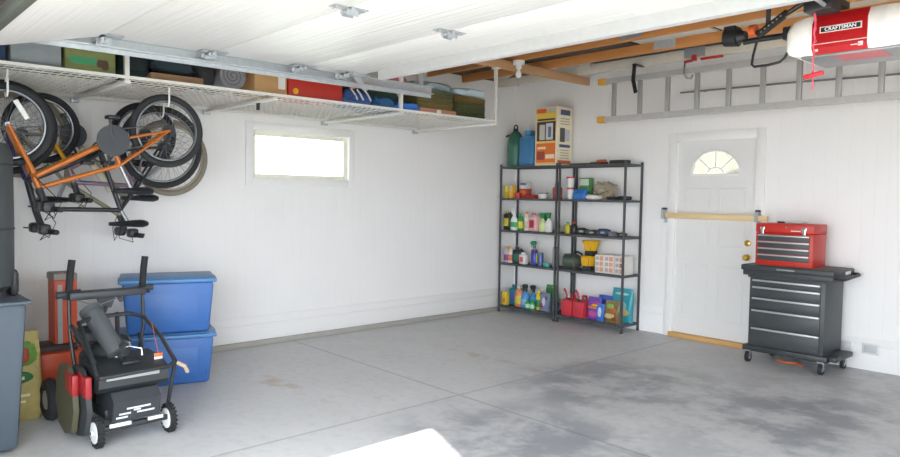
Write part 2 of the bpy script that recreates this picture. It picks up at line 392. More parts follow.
# things lying on the bottom chords
def plank(x0, x1, y0, y1, z0, z1, m, label, name='plank'):
    return tag(MB().b2((x0, y0, z0), (x1, y1, z1), .004).build(name, m, loc=((x0 + x1) / 2, (y0 + y1) / 2, z0)), label, 'board')
plank(1.0, 2.3, -1.50, -.90, 2.911, 2.93, mat('#4a4640', .8), 'dark sheet board lying across the trusses above the shelves')
plank(2.35, 3.1, -1.50, -.90, 2.911, 2.93, mat('#d8d6cf', .7), 'whitish board lying across the trusses left of the dark motor')
plank(1.4, 3.1, -.96, -.36, 2.931, 2.95, mat('#3c3a38', .8), 'dark board lying on the trusses above the ladder')
plank(3.15, 5.6, -1.50, -.50, 2.911, 2.93, mat('#cfc9bb', .7), 'cream sheet board lying on the trusses above the opener')
plank(-.02, .98, -2.05, -.90, 2.911, 2.93, mat('#4b3c2e', .8), 'dark brown board on the trusses over the back left corner')

# ------------------------------------------------------------------ overhead garage door and tracks
gd = T('door_2', '', '', (1.92, -3.63, 2.3), kind='structure')
for k in ('label', 'category'): del gd[k]
DP = mat_doorpanel(); GX0, GX1 = 1.92, 6.76
ys = [-3.86, -4.31, -4.92, -5.53]
for i in range(3):
    MB().b2((GX0, ys[i + 1] + .002, 2.30), (GX1, ys[i] - .002, 2.345), .004).build('door_panel', DP, gd, True, smooth=30)
MB().prism([(-5.532, 2.30), (-5.532, 2.345), (-6.10, 2.20), (-6.10, 2.155)], 'X', GX0, GX1).build('door_panel', DP, gd, True)
MB().b2((GX0, -6.135, 2.14), (GX1, -6.095, 2.20), .008).build('bottom_seal', mat('#4a5048', .7), gd, True)
st = MB(); y0 = -3.90
st.b2((GX0 + .31, y0 - .003, 2.235), (GX1, y0, 2.30)).b2((GX0 + .31, y0, 2.235), (GX1, y0 + .04, 2.238)).b2((GX0 + .31, y0 + .037, 2.235), (GX1, y0 + .04, 2.30))
st.build('stiffener_strut', mat('#b4b6b6', .45), gd, True, smooth=0)
def hinge(x, y, sx=1):
    h = MB()
    h.box((x, y + .05, 2.2965), (.075, .085, .003)).box((x, y - .045, 2.2965), (.05, .07, .003))
    h.cyl((x - .045, y, 2.288), (x + .045, y, 2.288), .008, seg=8)
    h.box((x + .02, y + .015, 2.280), (.004, .06, .03)).box((x - .02, y + .015, 2.280), (.004, .06, .03))
    for dx, dy in ((-.022, .075), (.022, .075), (-.015, -.065), (.015, -.065)): h.cyl((x + dx, y + dy, 2.2965), (x + dx, y + dy, 2.288), .006, seg=6)
    return h.build('hinge', GALV, gd, True)
for yy in (-4.31, -4.92):
    hinge(3.37, yy); hinge(4.85, yy)
hinge(3.37, -5.53)
for yy in (-3.99, -4.33, -4.94, -5.53):
    hh = MB(); zz = 2.285 if yy > -5.5 else 2.27
    hh.box((GX0 + .05, yy + .03, 2.295), (.10, .11, .004)).box((GX0 + .055, yy - .04, 2.295), (.07, .07, .004))
    hh.box((GX0 + .015, yy, zz - .005), (.005, .07, .04)).box((GX0 + .07, yy, zz - .002), (.004, .05, .03)).cyl((GX0 + .10, yy, zz), (GX0 - .04, yy, zz), .006, seg=8)
    hh.cyl((GX0 + .0, yy, zz - .003), (GX0 + .09, yy, zz - .003), .011, seg=8)
    br = hh.build('roller_bracket', GALV, gd, True)
    MB().cyl((GX0 - .03, yy, zz), (GX0 - .045, yy, zz), .021, seg=16).build('roller', WHITE, br, True)
# left track (own thing)
tk = T('garage_door_track', 'galvanised steel track running along the left edge of the raised garage door', 'track', (1.87, -3.1, 2.25))
prof = [(1.865, 2.31), (1.865, 2.25), (1.905, 2.25), (1.905, 2.258), (1.871, 2.258), (1.871, 2.304), (1.905, 2.304), (1.905, 2.31)]
MB().prism(prof, 'Y', -6.08, -3.12).build('rail', GALV, tk, True, smooth=0)
cv = [(1.885, -6.08 - .34 * math.sin(R(a)), 1.94 + .34 * math.cos(R(a))) for a in range(0, 91, 15)]
MB().tube(cv + [(1.885, -6.42, 1.5), (1.885, -6.42, .05)], .026, 4).build('curved_rail', GALV, tk, True)
MB().b2((1.80, -5.9, 2.31), (1.868, -3.12, 2.314)).b2((1.862, -5.9, 2.225), (1.8665, -3.12, 2.314)).build('angle_iron', GALV, tk, True)
MB().b2((1.875, -3.25, 2.30), (1.878, -3.21, 2.82)).b2((1.855, -3.25, 2.805), (1.905, -3.14, 2.819)).build('hanger_strap', GALV, tk, True)
MB().prism([(-3.93, 2.30), (-3.87, 2.30), (-3.79, 2.20), (-3.83, 2.20)], 'X', 1.95, 1.955).b2((1.93, -3.96, 2.285), (2.03, -3.84, 2.2995)).build('top_bracket', GALV, gd, True)

# ------------------------------------------------------------------ overhead storage rack
rk = T('overhead_rack', 'white wire overhead storage rack hung along the left wall under the trusses', 'rack', (.6, -4.0, 2.2))
RX0, RX1, RY0, RY1, RZ = .0, 1.22, -6.3, -1.70, 2.205
RW = mat('#dcdcd6', .45)
fr_ = MB()
fr_.b2((RX0, RY0, 2.185), (RX0 + .025, RY1, 2.215)).b2((RX1 - .02, RY0, 2.196), (RX1, RY1, 2.215))
fr_.build('side_rail', RW, rk, True)
for y in (-6.2, -5.18, -4.12, -2.90, -1.72):
    MB().b2((RX0 - .03, y - .02, 2.165), (RX1 + .01, y + .02, 2.186), .003).build('crossbar', RW, rk, True)
    MB().b2((RX0 - .045, y - .028, 2.150), (RX0 - .0, y + .028, 2.19), .003).build('wall_bracket', GALV, rk, True)
sections = [(-6.3, -5.2), (-5.16, -4.14), (-4.10, -2.92), (-2.88, -1.74)]
for y0, y1 in sections:
    wd = MB(); n = int((y1 - y0) / .05)
    for i in range(n + 1):
        y = y0 + (y1 - y0) * i / n
        wd.b2((RX0 + .02, y - .0025, 2.209), (RX1 - .02, y + .0025, 2.214))
    for i in range(13):
        x = RX0 + .03 + i * (RX1 - RX0 - .06) / 12
        wd.b2((x - .0025, y0, 2.204), (x + .0025, y1, 2.209))
    wd.build('wire_deck', RW, rk, True, smooth=0)
for x in (RX1 - .012, .02):
    for y in (-5.18, -2.90, -1.71):
        top_z = 2.73 if (x > 1 and y > -2) else 2.818
        q = MB().b2((x - .014, y - .014, 2.17), (x + .014, y + .014, top_z)).build('support_post', RW, rk, True)
        MB().b2((x - .035, y - .03, top_z - .010), (x + .035, y + .03, top_z + .001)).build('mounting_plate', RW, q, True)

# items on the rack (deck top at 2.216)
DZ = 2.217
def carton(name, label, cat, c, d, hexc, rz=0, bevel=.004, rough=.8, extra=None):
    t = T(name, label, cat, (c[0], c[1], c[2]), rz)
    bd = MB().box((0, 0, d[2] / 2), d, bevel).build('body', mat(hexc, rough), t)
    if extra: extra(t, d)
    return t
carton('storage_box', 'dark blue box at the far left end of the overhead rack', 'box', (1.0, -6.0, DZ), (.35, .30, .20), '#26405c')
def greybin(t, d):
    MB().box((0, 0, d[2] + .006), (d[0] + .02, d[1] + .02, .014), .004).build('lid', mat('#7b8489', .5), t)
carton('storage_box', 'plain grey box left of the green tractor-picture box on the overhead rack', 'box', (1.0, -5.69, DZ), (.36, .27, .22), '#8a9397', extra=greybin)
def tractor(t, d):
    x = d[0] / 2 + .001
    MB().b2((x - .001, -.145, .01), (x, .145, .165)).build('picture', mat('#7c8652', .7, var=.35, scale=18), t)
    MB().blob((x, -.04, .07), (.004, .17, .045), 2, .1).build('green_band', mat('#3f9a6c', .6), t)
    MB().blob((x + .001, .07, .062), (.006, .07, .05), 4, .2).cyl((x - .001, .085, .045), (x + .004, .085, .045), .022).build('vehicle_print', mat('#5a3f35', .6), t)
carton('picture_box', 'olive-green picture box showing a green machine, on the left of the overhead rack', 'box', (.98, -5.38, DZ), (.34, .30, .185), '#6f784a', extra=tractor)
tag(MB().blob((1.0, -5.10, DZ + .09), (.34, .2, .185), 3, .15).build('cloth_bundle', mat('#1b2c2c', .9), loc=(1.0, -5.1, DZ)), 'very dark green bundle right of the green picture box on the rack', 'bundle')
carton('flat_carton', 'flat brown cardboard box under the dark bags on the overhead rack', 'box', (.97, -4.83, DZ), (.40, .36, .05), '#9b7a5c')
tag(MB().blob((.97, -4.84, DZ + .125), (.36, .38, .14), 5, .2).build('duffel_bag', mat('#23323a', .85), loc=(.97, -4.84, DZ + .05)), 'dark blue-grey duffel bag lying on the flat brown cardboard box', 'bag')
tag(MB().blob((.99, -4.62, DZ + .095), (.32, .16, .20), 9, .25).build('black_bag', mat('#2e3133', .9), loc=(.99, -4.62, DZ)), 'crumpled charcoal bag between duffel bag and rolled grey mat on the rack', 'bag')
rl = T('sleeping_mat', 'grey rolled-up mat lying on the overhead rack left of the cardboard box', 'mat', (.95, -4.42, DZ))
MB().cyl((-.2, 0, .10), (.2, 0, .10), .10, seg=24).build('roll', mat('#84868a', .95, bump=.3), rl)
MB().tube([(.202, .09 * (1 - k / 28) * math.cos(k * .7), .10 + .09 * (1 - k / 28) * math.sin(k * .7)) for k in range(26)], .003, 4).build('spiral_edge', mat('#5f6164', .9), rl)
def cbx(t, d):
    x = d[0] / 2
    MB().box((x + .001, .09, .10), (.002, .06, .11)).build('white_label', WHITE, t)
    MB().box((0, 0, d[2] + .001), (d[0], .05, .002)).build('packing_tape', mat('#b7945f', .5), t)
carton('cardboard_carton', 'tan cardboard carton with white paper label on the overhead rack', 'box', (.98, -4.12, DZ), (.36, .27, .17), '#c19a68', extra=cbx)
def redc(t, d):
    x = d[0] / 2
    MB().box((0, 0, .145), (d[0] + .01, d[1] + .01, .008)).build('lid_seam', mat('#7e1f1a', .5), t)
    MB().lathe([(.001, 0), (.024, .001), (.024, .004), (.001, .006)], (x, -.19, .045), 16, M=Matrix.Rotation(R(90), 3, 'Y')).build('yellow_badge', mat('#e8b21e', .4), t)
carton('red_case', 'long red case with a round yellow badge on the overhead rack', 'case', (.97, -3.72, DZ), (.38, .50, .155), '#b8332a', bevel=.012, rough=.5, extra=redc)
tb = T('tote_bag', 'blue and white striped tote bag with orange handle beside the red case', 'bag', (.97, -3.27, DZ))
MB().blob((0, 0, .07), (.36, .32, .15), 11, .2, .7).build('body', mat('#3c5c94', .8), tb)
st_ = MB()
for k in (-.08, -.02, .06): st_.tube([(.16, k - .02, .13), (.182, k, .09), (.185, k + .03, .04)], .008, 6)
st_.build('white_strap', mat('#c9ced6', .8), tb)
MB().tube([(.15, -.1, .13), (.17, -.05, .155), (.17, .03, .165), (.15, .08, .15)], .013, 8).build('orange_handle', mat('#d9923a', .6), tb)
tag(MB().blob((.97, -2.99, DZ + .05), (.34, .24, .11), 13, .25).build('blue_bag', mat('#2a5f8c', .8), loc=(.97, -2.99, DZ)), 'dull blue cloth bag left of the bright blue sack on the rack', 'bag')
tag(MB().blob((1.04, -2.74, DZ + .04), (.26, .30, .085), 15, .15, .8).build('blue_sack', mat('#2f76d0', .5), loc=(1.04, -2.74, DZ)), 'bright royal-blue stuff sack at the front edge of the overhead rack', 'bag')
tag(MB().blob((.72, -2.86, DZ + .12), (.36, .46, .24), 17, .3).build('tarp_bundle', mat('#4a6257', .8), loc=(.72, -2.86, DZ)), 'grey-green folded tarpaulin behind the bright blue sack on the rack', 'bundle')
tag(MB().blob((.80, -3.3, DZ + .2), (.3, .3, .10), 18, .3).build('green_cloth', mat('#2d3c35', .9), loc=(.80, -3.3, DZ + .15)), 'dark green cloth heaped behind the striped tote bag', 'cloth')
carton('flat_box', 'flat salmon-pink box under the left stack of olive blankets', 'box', (1.03, -2.42, DZ), (.28, .44, .042), '#c08a72', extra=lambda t, d: MB().box((.141, 0, .02), (.002, .05, .035)).build('white_label', WHITE, t) and None)
def blanket(c, d, hexc, label, seed):
    t = MB(); lay = 3
    for k in range(lay):
        t.blob((c[0], c[1], c[2] + d[2] * (k + .5) / lay), (d[0], d[1], d[2] / lay * 1.12), seed + k, .06, .35, 3)
    return tag(t.build('folded_blanket', mat(hexc, .95, bump=.6, scale=80), loc=c), label, 'blanket', 'folded blankets on the overhead rack')
bl = [('#7a6a3c', 'brown-olive folded blanket, lowest of the left stack on the rack'), ('#6d6740', 'olive folded blanket, middle of the left stack on the rack'), ('#66684a', 'grey-olive folded blanket on top of the left stack')]
for k, (h, l) in enumerate(bl): blanket((.98, -2.42, DZ + .044 + k * .056), (.36, .46, .054), h, l, 20 + k * 3)
bl = [('#46512f', 'dark green folded blanket, lowest of the right stack on the rack'), ('#4d5634', 'mid green folded blanket, second lowest of the right stack on the rack'), ('#565b37', 'green folded blanket, second from the top of the right stack'), ('#7a6434', 'brown-edged folded blanket on top of the right stack')]
for k, (h, l) in enumerate(bl): blanket((.98, -1.97, DZ + k * .05), (.38, .40, .048), h, l, 40 + k * 3)
tag(MB().blob((.92, -1.93, DZ + .25), (.44, .42, .10), 61, .15, .6).build('plastic_bag', mat('#b9ccd6', .35), loc=(.92, -1.93, DZ + .2)), 'pale blue plastic bag on top of the right blanket stack', 'bag')
tag(MB().blob((.86, -2.38, DZ + .265), (.46, .48, .11), 63, .2, .6).build('plastic_bag', mat('#93aab0', .4), loc=(.86, -2.38, DZ + .21)), 'blue-grey plastic bag on top of the left blanket stack', 'bag')
tag(MB().blob((.9, -2.72, DZ + .29), (.2, .18, .10), 65, .2, .7).build('pink_cloth', mat('#c26a74', .8), loc=(.9, -2.72, DZ + .24)), 'small pink cloth bundle on the tarpaulin behind the rack post', 'cloth')

# ------------------------------------------------------------------ bicycles hung upside down
def wheel(t, x, c, r, tyre_hex, tr=.024, rim_hex='#b9bcc0', disc=False):
    tm = MB().torus((x, c[0], c[1]), r - tr, tr, 'X', 48, 10, .9)
    ty = tm.build('tyre', mat(tyre_hex, .85, bump=.3, scale=90), t, True)
    MB().torus((x, c[0], c[1]), r - tr * 2 - .004, .009, 'X', 48, 6, 1.4).build('rim', mat(rim_hex, .3, .7), ty, True)
    sp = MB(); n = 24
    for i in range(n):
        a = 2 * PI * i / n; b = a + (.35 if i % 2 else -.35); sx = .025 if i % 4 < 2 else -.025
        sp.tube([(x + sx, c[0] + .018 * math.cos(b), c[1] + .018 * math.sin(b)), (x, c[0] + (r - tr * 2 - .008) * math.cos(a), c[1] + (r - tr * 2 - .008) * math.sin(a))], .0012, 3)
    sp.build('spokes', mat('#7c7f83', .5, .3), ty, True)
    MB().cyl((x - .035, c[0], c[1]), (x + .035, c[0], c[1]), .016, seg=12).cyl((x - .055, c[0], c[1]), (x + .055, c[0], c[1]), .006, seg=8).build('hub', STEEL, ty, True)
    return ty
def bike(label, x, fa, ra, rf, head_lo, head_hi, bb, seat_cl, seat, stem, paint, tyre, fork_hex, tube_r=.017, bar=.29, seed=0, ds=1, crank=None, guard=None, rim='#7b7e82', letter=None, extra_tt=None, rise=.03, barz=0):
    """all points are (y, z) in the bicycle's plane; the bicycle hangs upside down"""
    t = T('bicycle', label, 'bicycle', (x, (fa[0] + ra[0]) / 2, max(fa[1], ra[1]) + rf), group='bicycles hung under the rack')
    P = mat(paint, .35, .15); F = mat(fork_hex, .35, .15)
    def v(p, dx=0): return (x + dx, p[0], p[1])
    w1 = wheel(t, x, fa, rf, tyre, rim_hex=rim); w2 = wheel(t, x, ra, rf, tyre, rim_hex=rim)
    f = MB()
    f.tube([v(head_lo), v(head_hi)], tube_r + .004, 10)
    f.tube([v(head_lo), v(bb)], tube_r + .004, 10); f.tube([v(head_hi), v(seat_cl)], tube_r, 10); f.tube([v(bb), v(seat_cl)], tube_r, 10)
    for s_ in (-1, 1):
        f.tube([v(bb, s_ * .02), v(((bb[0] + ra[0]) / 2, (bb[1] + ra[1]) / 2), s_ * .05), v(ra, s_ * .055)], .009, 8)
        f.tube([v(seat_cl, s_ * .012), v(((seat_cl[0] + ra[0]) / 2, (seat_cl[1] + ra[1]) / 2), s_ * .05), v(ra, s_ * .055)], .009, 8)
    fr = f.build('frame', P, t, True)
    f = MB(); cr_ = (head_lo[0] + (fa[0] - head_lo[0]) * .08, head_lo[1] + (fa[1] - head_lo[1]) * .08)
    for s_ in (-1, 1):
        f.tube([v(head_lo), v(cr_, s_ * .05), v(fa, s_ * .055)], .013, 8, rr=[.015, .017, .010])
    f.build('fork', F, t, True)
    # stem + handlebar
    hb = MB(); hb.tube([v(head_hi), v(stem)], .022, 8)
    hb.tube([(x - bar, stem[0] + .03, stem[1] - rise - barz), (x - .1, stem[0], stem[1] - rise), (x - .04, stem[0], stem[1]), (x + .04, stem[0], stem[1]), (x + .1, stem[0], stem[1] - rise), (x + bar, stem[0] + .03, stem[1] - rise - barz)], .012, 8)
    h = hb.build('handlebar', BLACK, t, True)
    for s_ in (-1, 1):
        MB().tube([(x + s_ * (bar - .11), stem[0] + .018, stem[1] - rise - barz * .7), (x + s_ * (bar + .005), stem[0] + .03, stem[1] - rise - barz)], .018, 10).build('grip', RUBBER, h, True)
        MB().box((x + s_ * (bar - .15), stem[0] - .01 * ds, stem[1] - rise + .015), (.10, .07, .07), .018).build('shifter', BLACK, h, True)
        MB().tube([(x + s_ * (bar - .13), stem[0] + .015, stem[1] - rise), (x + s_ * (bar - .12), stem[0] + .0 - .035 * ds, stem[1] - rise + .012), (x + s_ * (bar - .02), stem[0] - .055 * ds, stem[1] - rise + .01)], .006, 6).build('brake_lever', DARKGREY, h, True)
    MB().tube([(x + .16, stem[0], stem[1] - rise), (x + .10, stem[0] - .03 * ds, stem[1] - .09), (x + .02, stem[0] + .05 * ds, stem[1] - .06), v(head_hi, .03)], .003, 5).tube(
        [(x - .16, stem[0], stem[1] - rise), (x - .06, stem[0] + .06 * ds, stem[1] - .085), (x, stem[0] + .09 * ds, stem[1] + .02), v(head_lo, .03)], .003, 5).build('brake_cable', BLACK, h, True)
    # seat
    sp_ = MB().tube([v(seat_cl), v(seat)], .0135, 8).build('seat_post', STEEL, t, True)
    s0 = Vector((x, seat[0], seat[1])); fwd = -1 if fa[0] < ra[0] else 1
    sd = MB(); rings = []
    for k, (dy, w_, h_) in enumerate(((.13, .02, .014), (.08, .022, .018), (.02, .035, .022), (-.05, .065, .028), (-.10, .075, .03), (-.135, .05, .02))):
        rings.append([sd.bm.verts.new(s0 + Vector((w_ * math.cos(2 * PI * i / 10), fwd * dy, h_ * math.sin(2 * PI * i / 10) - .012))) for i in range(10)])
    sd.skin(rings); sd.build('saddle', BLACK, t, True)
    # cranks, ring, pedals
    cx = x + .06
    rg = MB().torus((cx, bb[0], bb[1]), .075, .006, 'X', 28, 6, .6)
    for k in range(5): rg.tube([(cx, bb[0], bb[1]), (cx, bb[0] + .073 * math.cos(k * 1.257), bb[1] + .073 * math.sin(k * 1.257))], .006, 5)
    rg.cyl((x - .06, bb[0], bb[1]), (x + .07, bb[0], bb[1]), .018, seg=12)
    cg = rg.build('chainring', DARKGREY, t, True)
    if guard:
        MB().lathe([(.001, 0), (guard * .5, .004), (guard, .003), (guard, -.006), (.001, -.006)], (cx + .02, bb[0], bb[1]), 28, M=Matrix.Rotation(R(90), 3, 'Y')).build('chain_guard', mat('#3a3d42', .5), t, True)
    ca = crank if crank is not None else R(80)
    for s_ in (1, -1):
        a = ca if s_ > 0 else ca + PI; e = (bb[0] + .15 * math.cos(a), bb[1] + .15 * math.sin(a)); xx = x + s_ * .09
        cr2 = MB().tube([(x + s_ * .07, bb[0], bb[1]), (xx, e[0], e[1])], .010, 8).build('crank_arm', DARKGREY, t, True)
        MB().box((xx + s_ * .055, e[0], e[1]), (.09, .075, .024), .006).build('pedal', BLACK, cr2, True)
    # cassette, derailleur, chain
    MB().cyl((x + .03, ra[0], ra[1]), (x + .045, ra[0], ra[1]), .045, seg=20).tube([(x + .05, ra[0], ra[1]), (x + .06, ra[0] - .02, ra[1] - .06), (x + .06, ra[0] - .05, ra[1] - .11)], .010, 6).cyl((x + .055, ra[0] - .02, ra[1] - .06), (x + .065, ra[0] - .02, ra[1] - .06), .028, seg=14).build('rear_gears', BLACK, t, True)
    MB().tube([(x + .055, bb[0], bb[1] + .075), (x + .04, ra[0], ra[1] + .045)], .004, 4).tube([(x + .055, bb[0], bb[1] - .075), (x + .05, ra[0] - .03, ra[1] - .08)], .004, 4).build('chain', STEEL, t, True)
    return t, fr
b1, f1 = bike('orange bicycle hanging upside down nearest the camera, orange fork and frame', .95, (-5.81, 1.865), (-4.826, 1.896), .262, (-5.665, 1.545), (-5.64, 1.475),
              (-5.21, 1.80), (-5.146, 1.64), (-5.07, 1.475), (-5.60, 1.36), '#bd6c2a', '#2c2e30', '#bd6c2a', tube_r=.015, crank=R(100), guard=.105, bar=.24, rise=.02)
MB().box((1.0, -5.74, 1.96), (.012, .03, .13), .003, M=Matrix.Rotation(R(30), 4, 'X')).build('white_reflector', WHITE, b1, True)
b2, f2 = bike('black bicycle hanging upside down in the middle, large tyres and black frame', .58, (-5.755, 1.875), (-4.73, 1.80), .315, (-5.63, 1.52), (-5.585, 1.33),
              (-5.17, 1.74), (-5.03, 1.32), (-4.98, 1.23), (-5.55, 1.21), '#2a2c31', '#27292b', '#35305a', crank=R(215), bar=.28, seed=1)
b3, f3 = bike('cream and tan bicycle hanging upside down nearest the wall, tan tyres', .22, (-4.53, 1.74), (-5.60, 1.86), .315, (-4.90, 1.42), (-4.93, 1.27),
              (-5.27, 1.87), (-5.31, 1.52), (-5.36, 1.40), (-4.89, 1.15), '#8d8a74', '#8a8172', '#a8a9aa', crank=R(115), bar=.30, guard=.09, ds=-1, seed=2, rim='#a9a59a')
MB().tube([(.22, -4.99, 1.46), (.22, -5.20, 1.78)], .028, 8).build('cream_tube_sleeve', mat('#c9c5b2', .5), f3, True)
b4, f4 = bike('small pink and yellow bicycle hanging upside down half hidden behind the orange one', .40, (-5.50, 1.90), (-4.80, 1.90), .25, (-5.33, 1.62), (-5.30, 1.52),
              (-5.02, 1.80), (-4.87, 1.50), (-4.84, 1.42), (-5.27, 1.42), '#84707f', '#242427', '#d79c1c', bar=.2, crank=R(30), seed=3)
for (x, y, ztop, lb) in ((.95, -4.826, 2.158, 'over the orange bicycle rear wheel'), (.95, -5.81, 2.127, 'over the orange bicycle front wheel'), (.58, -4.73, 2.115, 'over the black bicycle rear wheel'),
                 (.58, -5.755, 2.19, 'over the black bicycle front wheel'), (.22, -4.53, 2.055, 'over the tan-tyred wheel near the window')):
    zi = ztop - .055; k = MB(); hw = .022
    k.tube([(x + .046, y, 2.20), (x + .046, y, zi + .0), (x + .036, y, zi - .02), (x + .015, y, zi - .032), (x - .02, y, zi - .03), (x - .036, y, zi - .005)], .0065, 8)
    tag(k.build('bike_hook', WHITE, loc=(x, y, 2.2)), 'white screw hook ' + lb, 'hook', 'bicycle hooks under the rack')

# ------------------------------------------------------------------ left corner: bin, punching bag, soil bag
bn = T('wheeled_bin', 'tall blue-grey plastic bin at the left edge in front of the soil bag', 'bin', (1.37, -6.12, 0), 0)
MB().box((0, 0, .43), (.60, .54, .82), .03, taper=.84).build('body', mat('#4b5661', .55), bn)
MB().box((0, 0, .845), (.64, .58, .02), .008).build('rim', mat('#4b5661', .5), bn)
for s_ in (-1, 1): MB().cyl((-.23, s_ * .22, .08), (-.23, s_ * .26, .08), .08, seg=20).build('wheel', RUBBER, bn)
MB().box((-.02, .25, .93), (.20, .05, .16), .03).build('handle', BLACK, bn)
pb = T('punching_bag', 'tall dark grey cylindrical bag hanging above the blue-grey bin', 'punching bag', (1.38, -6.03, .88))
MB().lathe([(.001, 0), (.13, .005), (.165, .04), (.17, .10), (.172, .40), (.17, .78), (.15, .84), (.001, .85)], (0, 0, 0), 32).build('bag_body', mat('#3b3f41', .55), pb)
MB().torus((0, 0, .36), .171, .006, 'Z', 32, 6).torus((0, 0, .72), .171, .006, 'Z', 32, 6).build('seam_band', mat('#2a2c2e', .6), pb)
MB().tube([(.1, 0, .84), (0, 0, 1.04), (-.1, 0, .84)], .006, 6).cyl((0, 0, 1.03), (0, 0, 1.295), .006, seg=6).build('hanging_chain', STEEL, pb)
sb = T('soil_bag', 'yellow printed garden soil bag standing on the floor behind the grey bin', 'bag', (.965, -5.80, 0), R(-2))
s = MB(); rings = []
for z, w_, d_ in ((0, .30, .10), (.04, .33, .15), (.15, .32, .17), (.30, .31, .15), (.42, .30, .11), (.50, .29, .05), (.56, .28, .015)):
    rings.append([s.bm.verts.new((math.copysign(abs(math.cos(2 * PI * i / 20)) ** .6, math.cos(2 * PI * i / 20)) * d_ / 2 + .01 * math.sin(i * 3 + z * 20), math.copysign(abs(math.sin(2 * PI * i / 20)) ** .5, math.sin(2 * PI * i / 20)) * w_ / 2, z)) for i in range(20)])
s.skin(rings); s.build('sack', mat('#b5a568', .6, var=.2), sb)
MB().blob((.055, .02, .42), (.03, .20, .16), 4, .2).build('green_plant_print', mat('#5f8a35', .6, var=.4, scale=30), sb)
MB().blob((.062, .05, .42), (.03, .06, .10), 5, .2).build('red_fruit_print', mat('#a3402c', .6, var=.3, scale=30), sb)
MB().blob((.072, .0, .28), (.03, .20, .085), 6, .02, .9).build('dark_green_badge', mat('#2d6b3c', .5), sb)
for a_, b_ in (((.088, 0, .28), (.002, .10, .02)), ((.086, .02, .17), (.002, .12, .018)), ((.086, .01, .13), (.002, .09, .014))):
    MB().box(a_, b_).build('pale_lettering', mat('#e3dca6', .5), sb)

# ------------------------------------------------------------------ blue totes
def tote(label, c, rz=0):
    t = T('storage_tote', label, 'storage bin', c, rz, 'blue storage totes')
    B = mat('#3a6aae', .42, var=.06); B2 = mat('#4c80b4', .42, var=.06)
    MB().box((0, 0, .180), (.46, .64, .36), .025, taper=.90).build('body', B, t)
    MB().box((.2245, 0, .18), (.002, .40, .20), .0005).box((.21, .27, .2), (.01, .03, .28), .008).build('moulded_panel', B, t)
    ld = MB().box((0, 0, .372), (.50, .68, .03), .012).box((0, 0, .386), (.40, .60, .012), .006).build('lid', B2, t)
    for s_ in (-1, 1): MB().box((0, s_ * .335, .360), (.14, .03, .04), .008).build('latch', B2, t)
    return t
tote('blue plastic storage tote standing on the floor, lower of the two', (.60, -4.70, 0.0), R(-17))
tote('blue plastic storage tote stacked on top, lighter lid uppermost', (.60, -4.695, .397), R(-18)).scale = (1, 1, 1.07)
MB_ = MB().box((0, 0, .40), (.05, .18, .8), .004)
tag(MB_.build('wood_plank', PINE, loc=None), 'tan board standing against the wall left of the blue totes', 'board'); bpy.data.objects['wood_plank'].location = (.20, -5.33, 0)

# ------------------------------------------------------------------ orange machine behind
OR = mat('#bf4a26', .5)
om = T('chipper_machine', 'orange yard machine with tall narrow hopper behind the snow blower', 'yard machine', (.62, -5.47, 0))
MB().box((0, 0, .24), (.34, .30, .24), .03).build('engine_housing', OR, om)
MB().prism([(-.03, .30), (.11, .30), (.11, .86), (-.03, .86)], 'X', -.10, .08).build('hopper', OR, om)
MB().box((.02, .03, .865), (.20, .15, .05), .01).build('hopper_cap', mat('#7d726a', .5), om)
MB().box((.09, .0, .60), (.004, .03, .42)).build('grey_stripe', mat('#8f9596', .5), om)
MB().box((.02, -.02, .375), (.24, .24, .05), .015).build('top_cover', mat('#3a2f2c', .6), om)
for s_ in (-1, 1):
    wv = MB().torus((-.02, s_ * .20, .12), .085, .035, 'Y', 28, 8, 1.0).build('tyre', RUBBER, om)
    MB().cyl((-.02, s_ * .185, .12), (-.02, s_ * .215, .12), .05, seg=18).build('wheel_hub', STEEL, wv)
MB().cyl((-.02, -.2, .12), (-.02, .2, .12), .012, seg=8).build('axle', BLACK, om)

# ------------------------------------------------------------------ black snow blower
sn = T('snow_blower', 'black snow blower with red side patches, white-hubbed wheels and tall grips', 'snow blower', (1.525, -5.345, 0), R(2))
BK = mat('#2a2d30', .42); BK2 = mat('#373b3f', .45); RED = mat('#9a2227', .4); WHT = mat('#eceeed', .4)
for s_ in (-1, 1):     # small front wheels
    yv = s_ * .205
    ty = MB(); ty.torus((.27, yv, .085), .069, .016, 'Y', 28, 8, 1.2)
    for k in range(20):
        a = 2 * PI * k / 20; ty.box((.27 + .083 * math.cos(a), yv, .085 + .083 * math.sin(a)), (.012, .036, .012), 0, M=Matrix.Rotation(-a, 4, 'Y'))
    o = ty.build('wheel_tyre', RUBBER, sn)
    MB().lathe([(.001, -.024), (.060, -.022), (.062, 0), (.060, .022), (.03, .025), (.012, .026), (.012, .034), (.001, .034)], (.27, yv, .085), 20, M=Matrix.Rotation(R(90), 3, 'X') if s_ < 0 else Matrix.Rotation(R(-90), 3, 'X')).build('white_hub', WHT, o)
    MB().lathe([(.001, .036), (.010, .036), (.010, .03)], (.27, yv, .085), 10, M=Matrix.Rotation(R(90), 3, 'X') if s_ < 0 else Matrix.Rotation(R(-90), 3, 'X')).build('hub_bolt', BLACK, o)
MB().cyl((.27, -.2, .085), (.27, .2, .085), .010, seg=8).build('front_axle', STEEL, sn)
for s_ in (-1, 1):     # rear wheels
    yv = s_ * .245 - .02
    o = MB().torus((-.42, yv, .135), .095, .040, 'Y', 30, 8, 1.).build('rear_tyre', RUBBER, sn)
    MB().cyl((-.42, yv - .03, .135), (-.42, yv + .03, .135), .06, seg=18).cyl((-.42, yv - .034, .135), (-.42, yv + .034, .135), .02, seg=10).build('rear_hub', mat('#9c9c98', .4), o)
MB().cyl((-.42, -.24, .135), (-.42, .22, .135), .012, seg=8).box((-.1, 0, .16), (.66, .30, .06), .01).build('chassis', BK, sn)
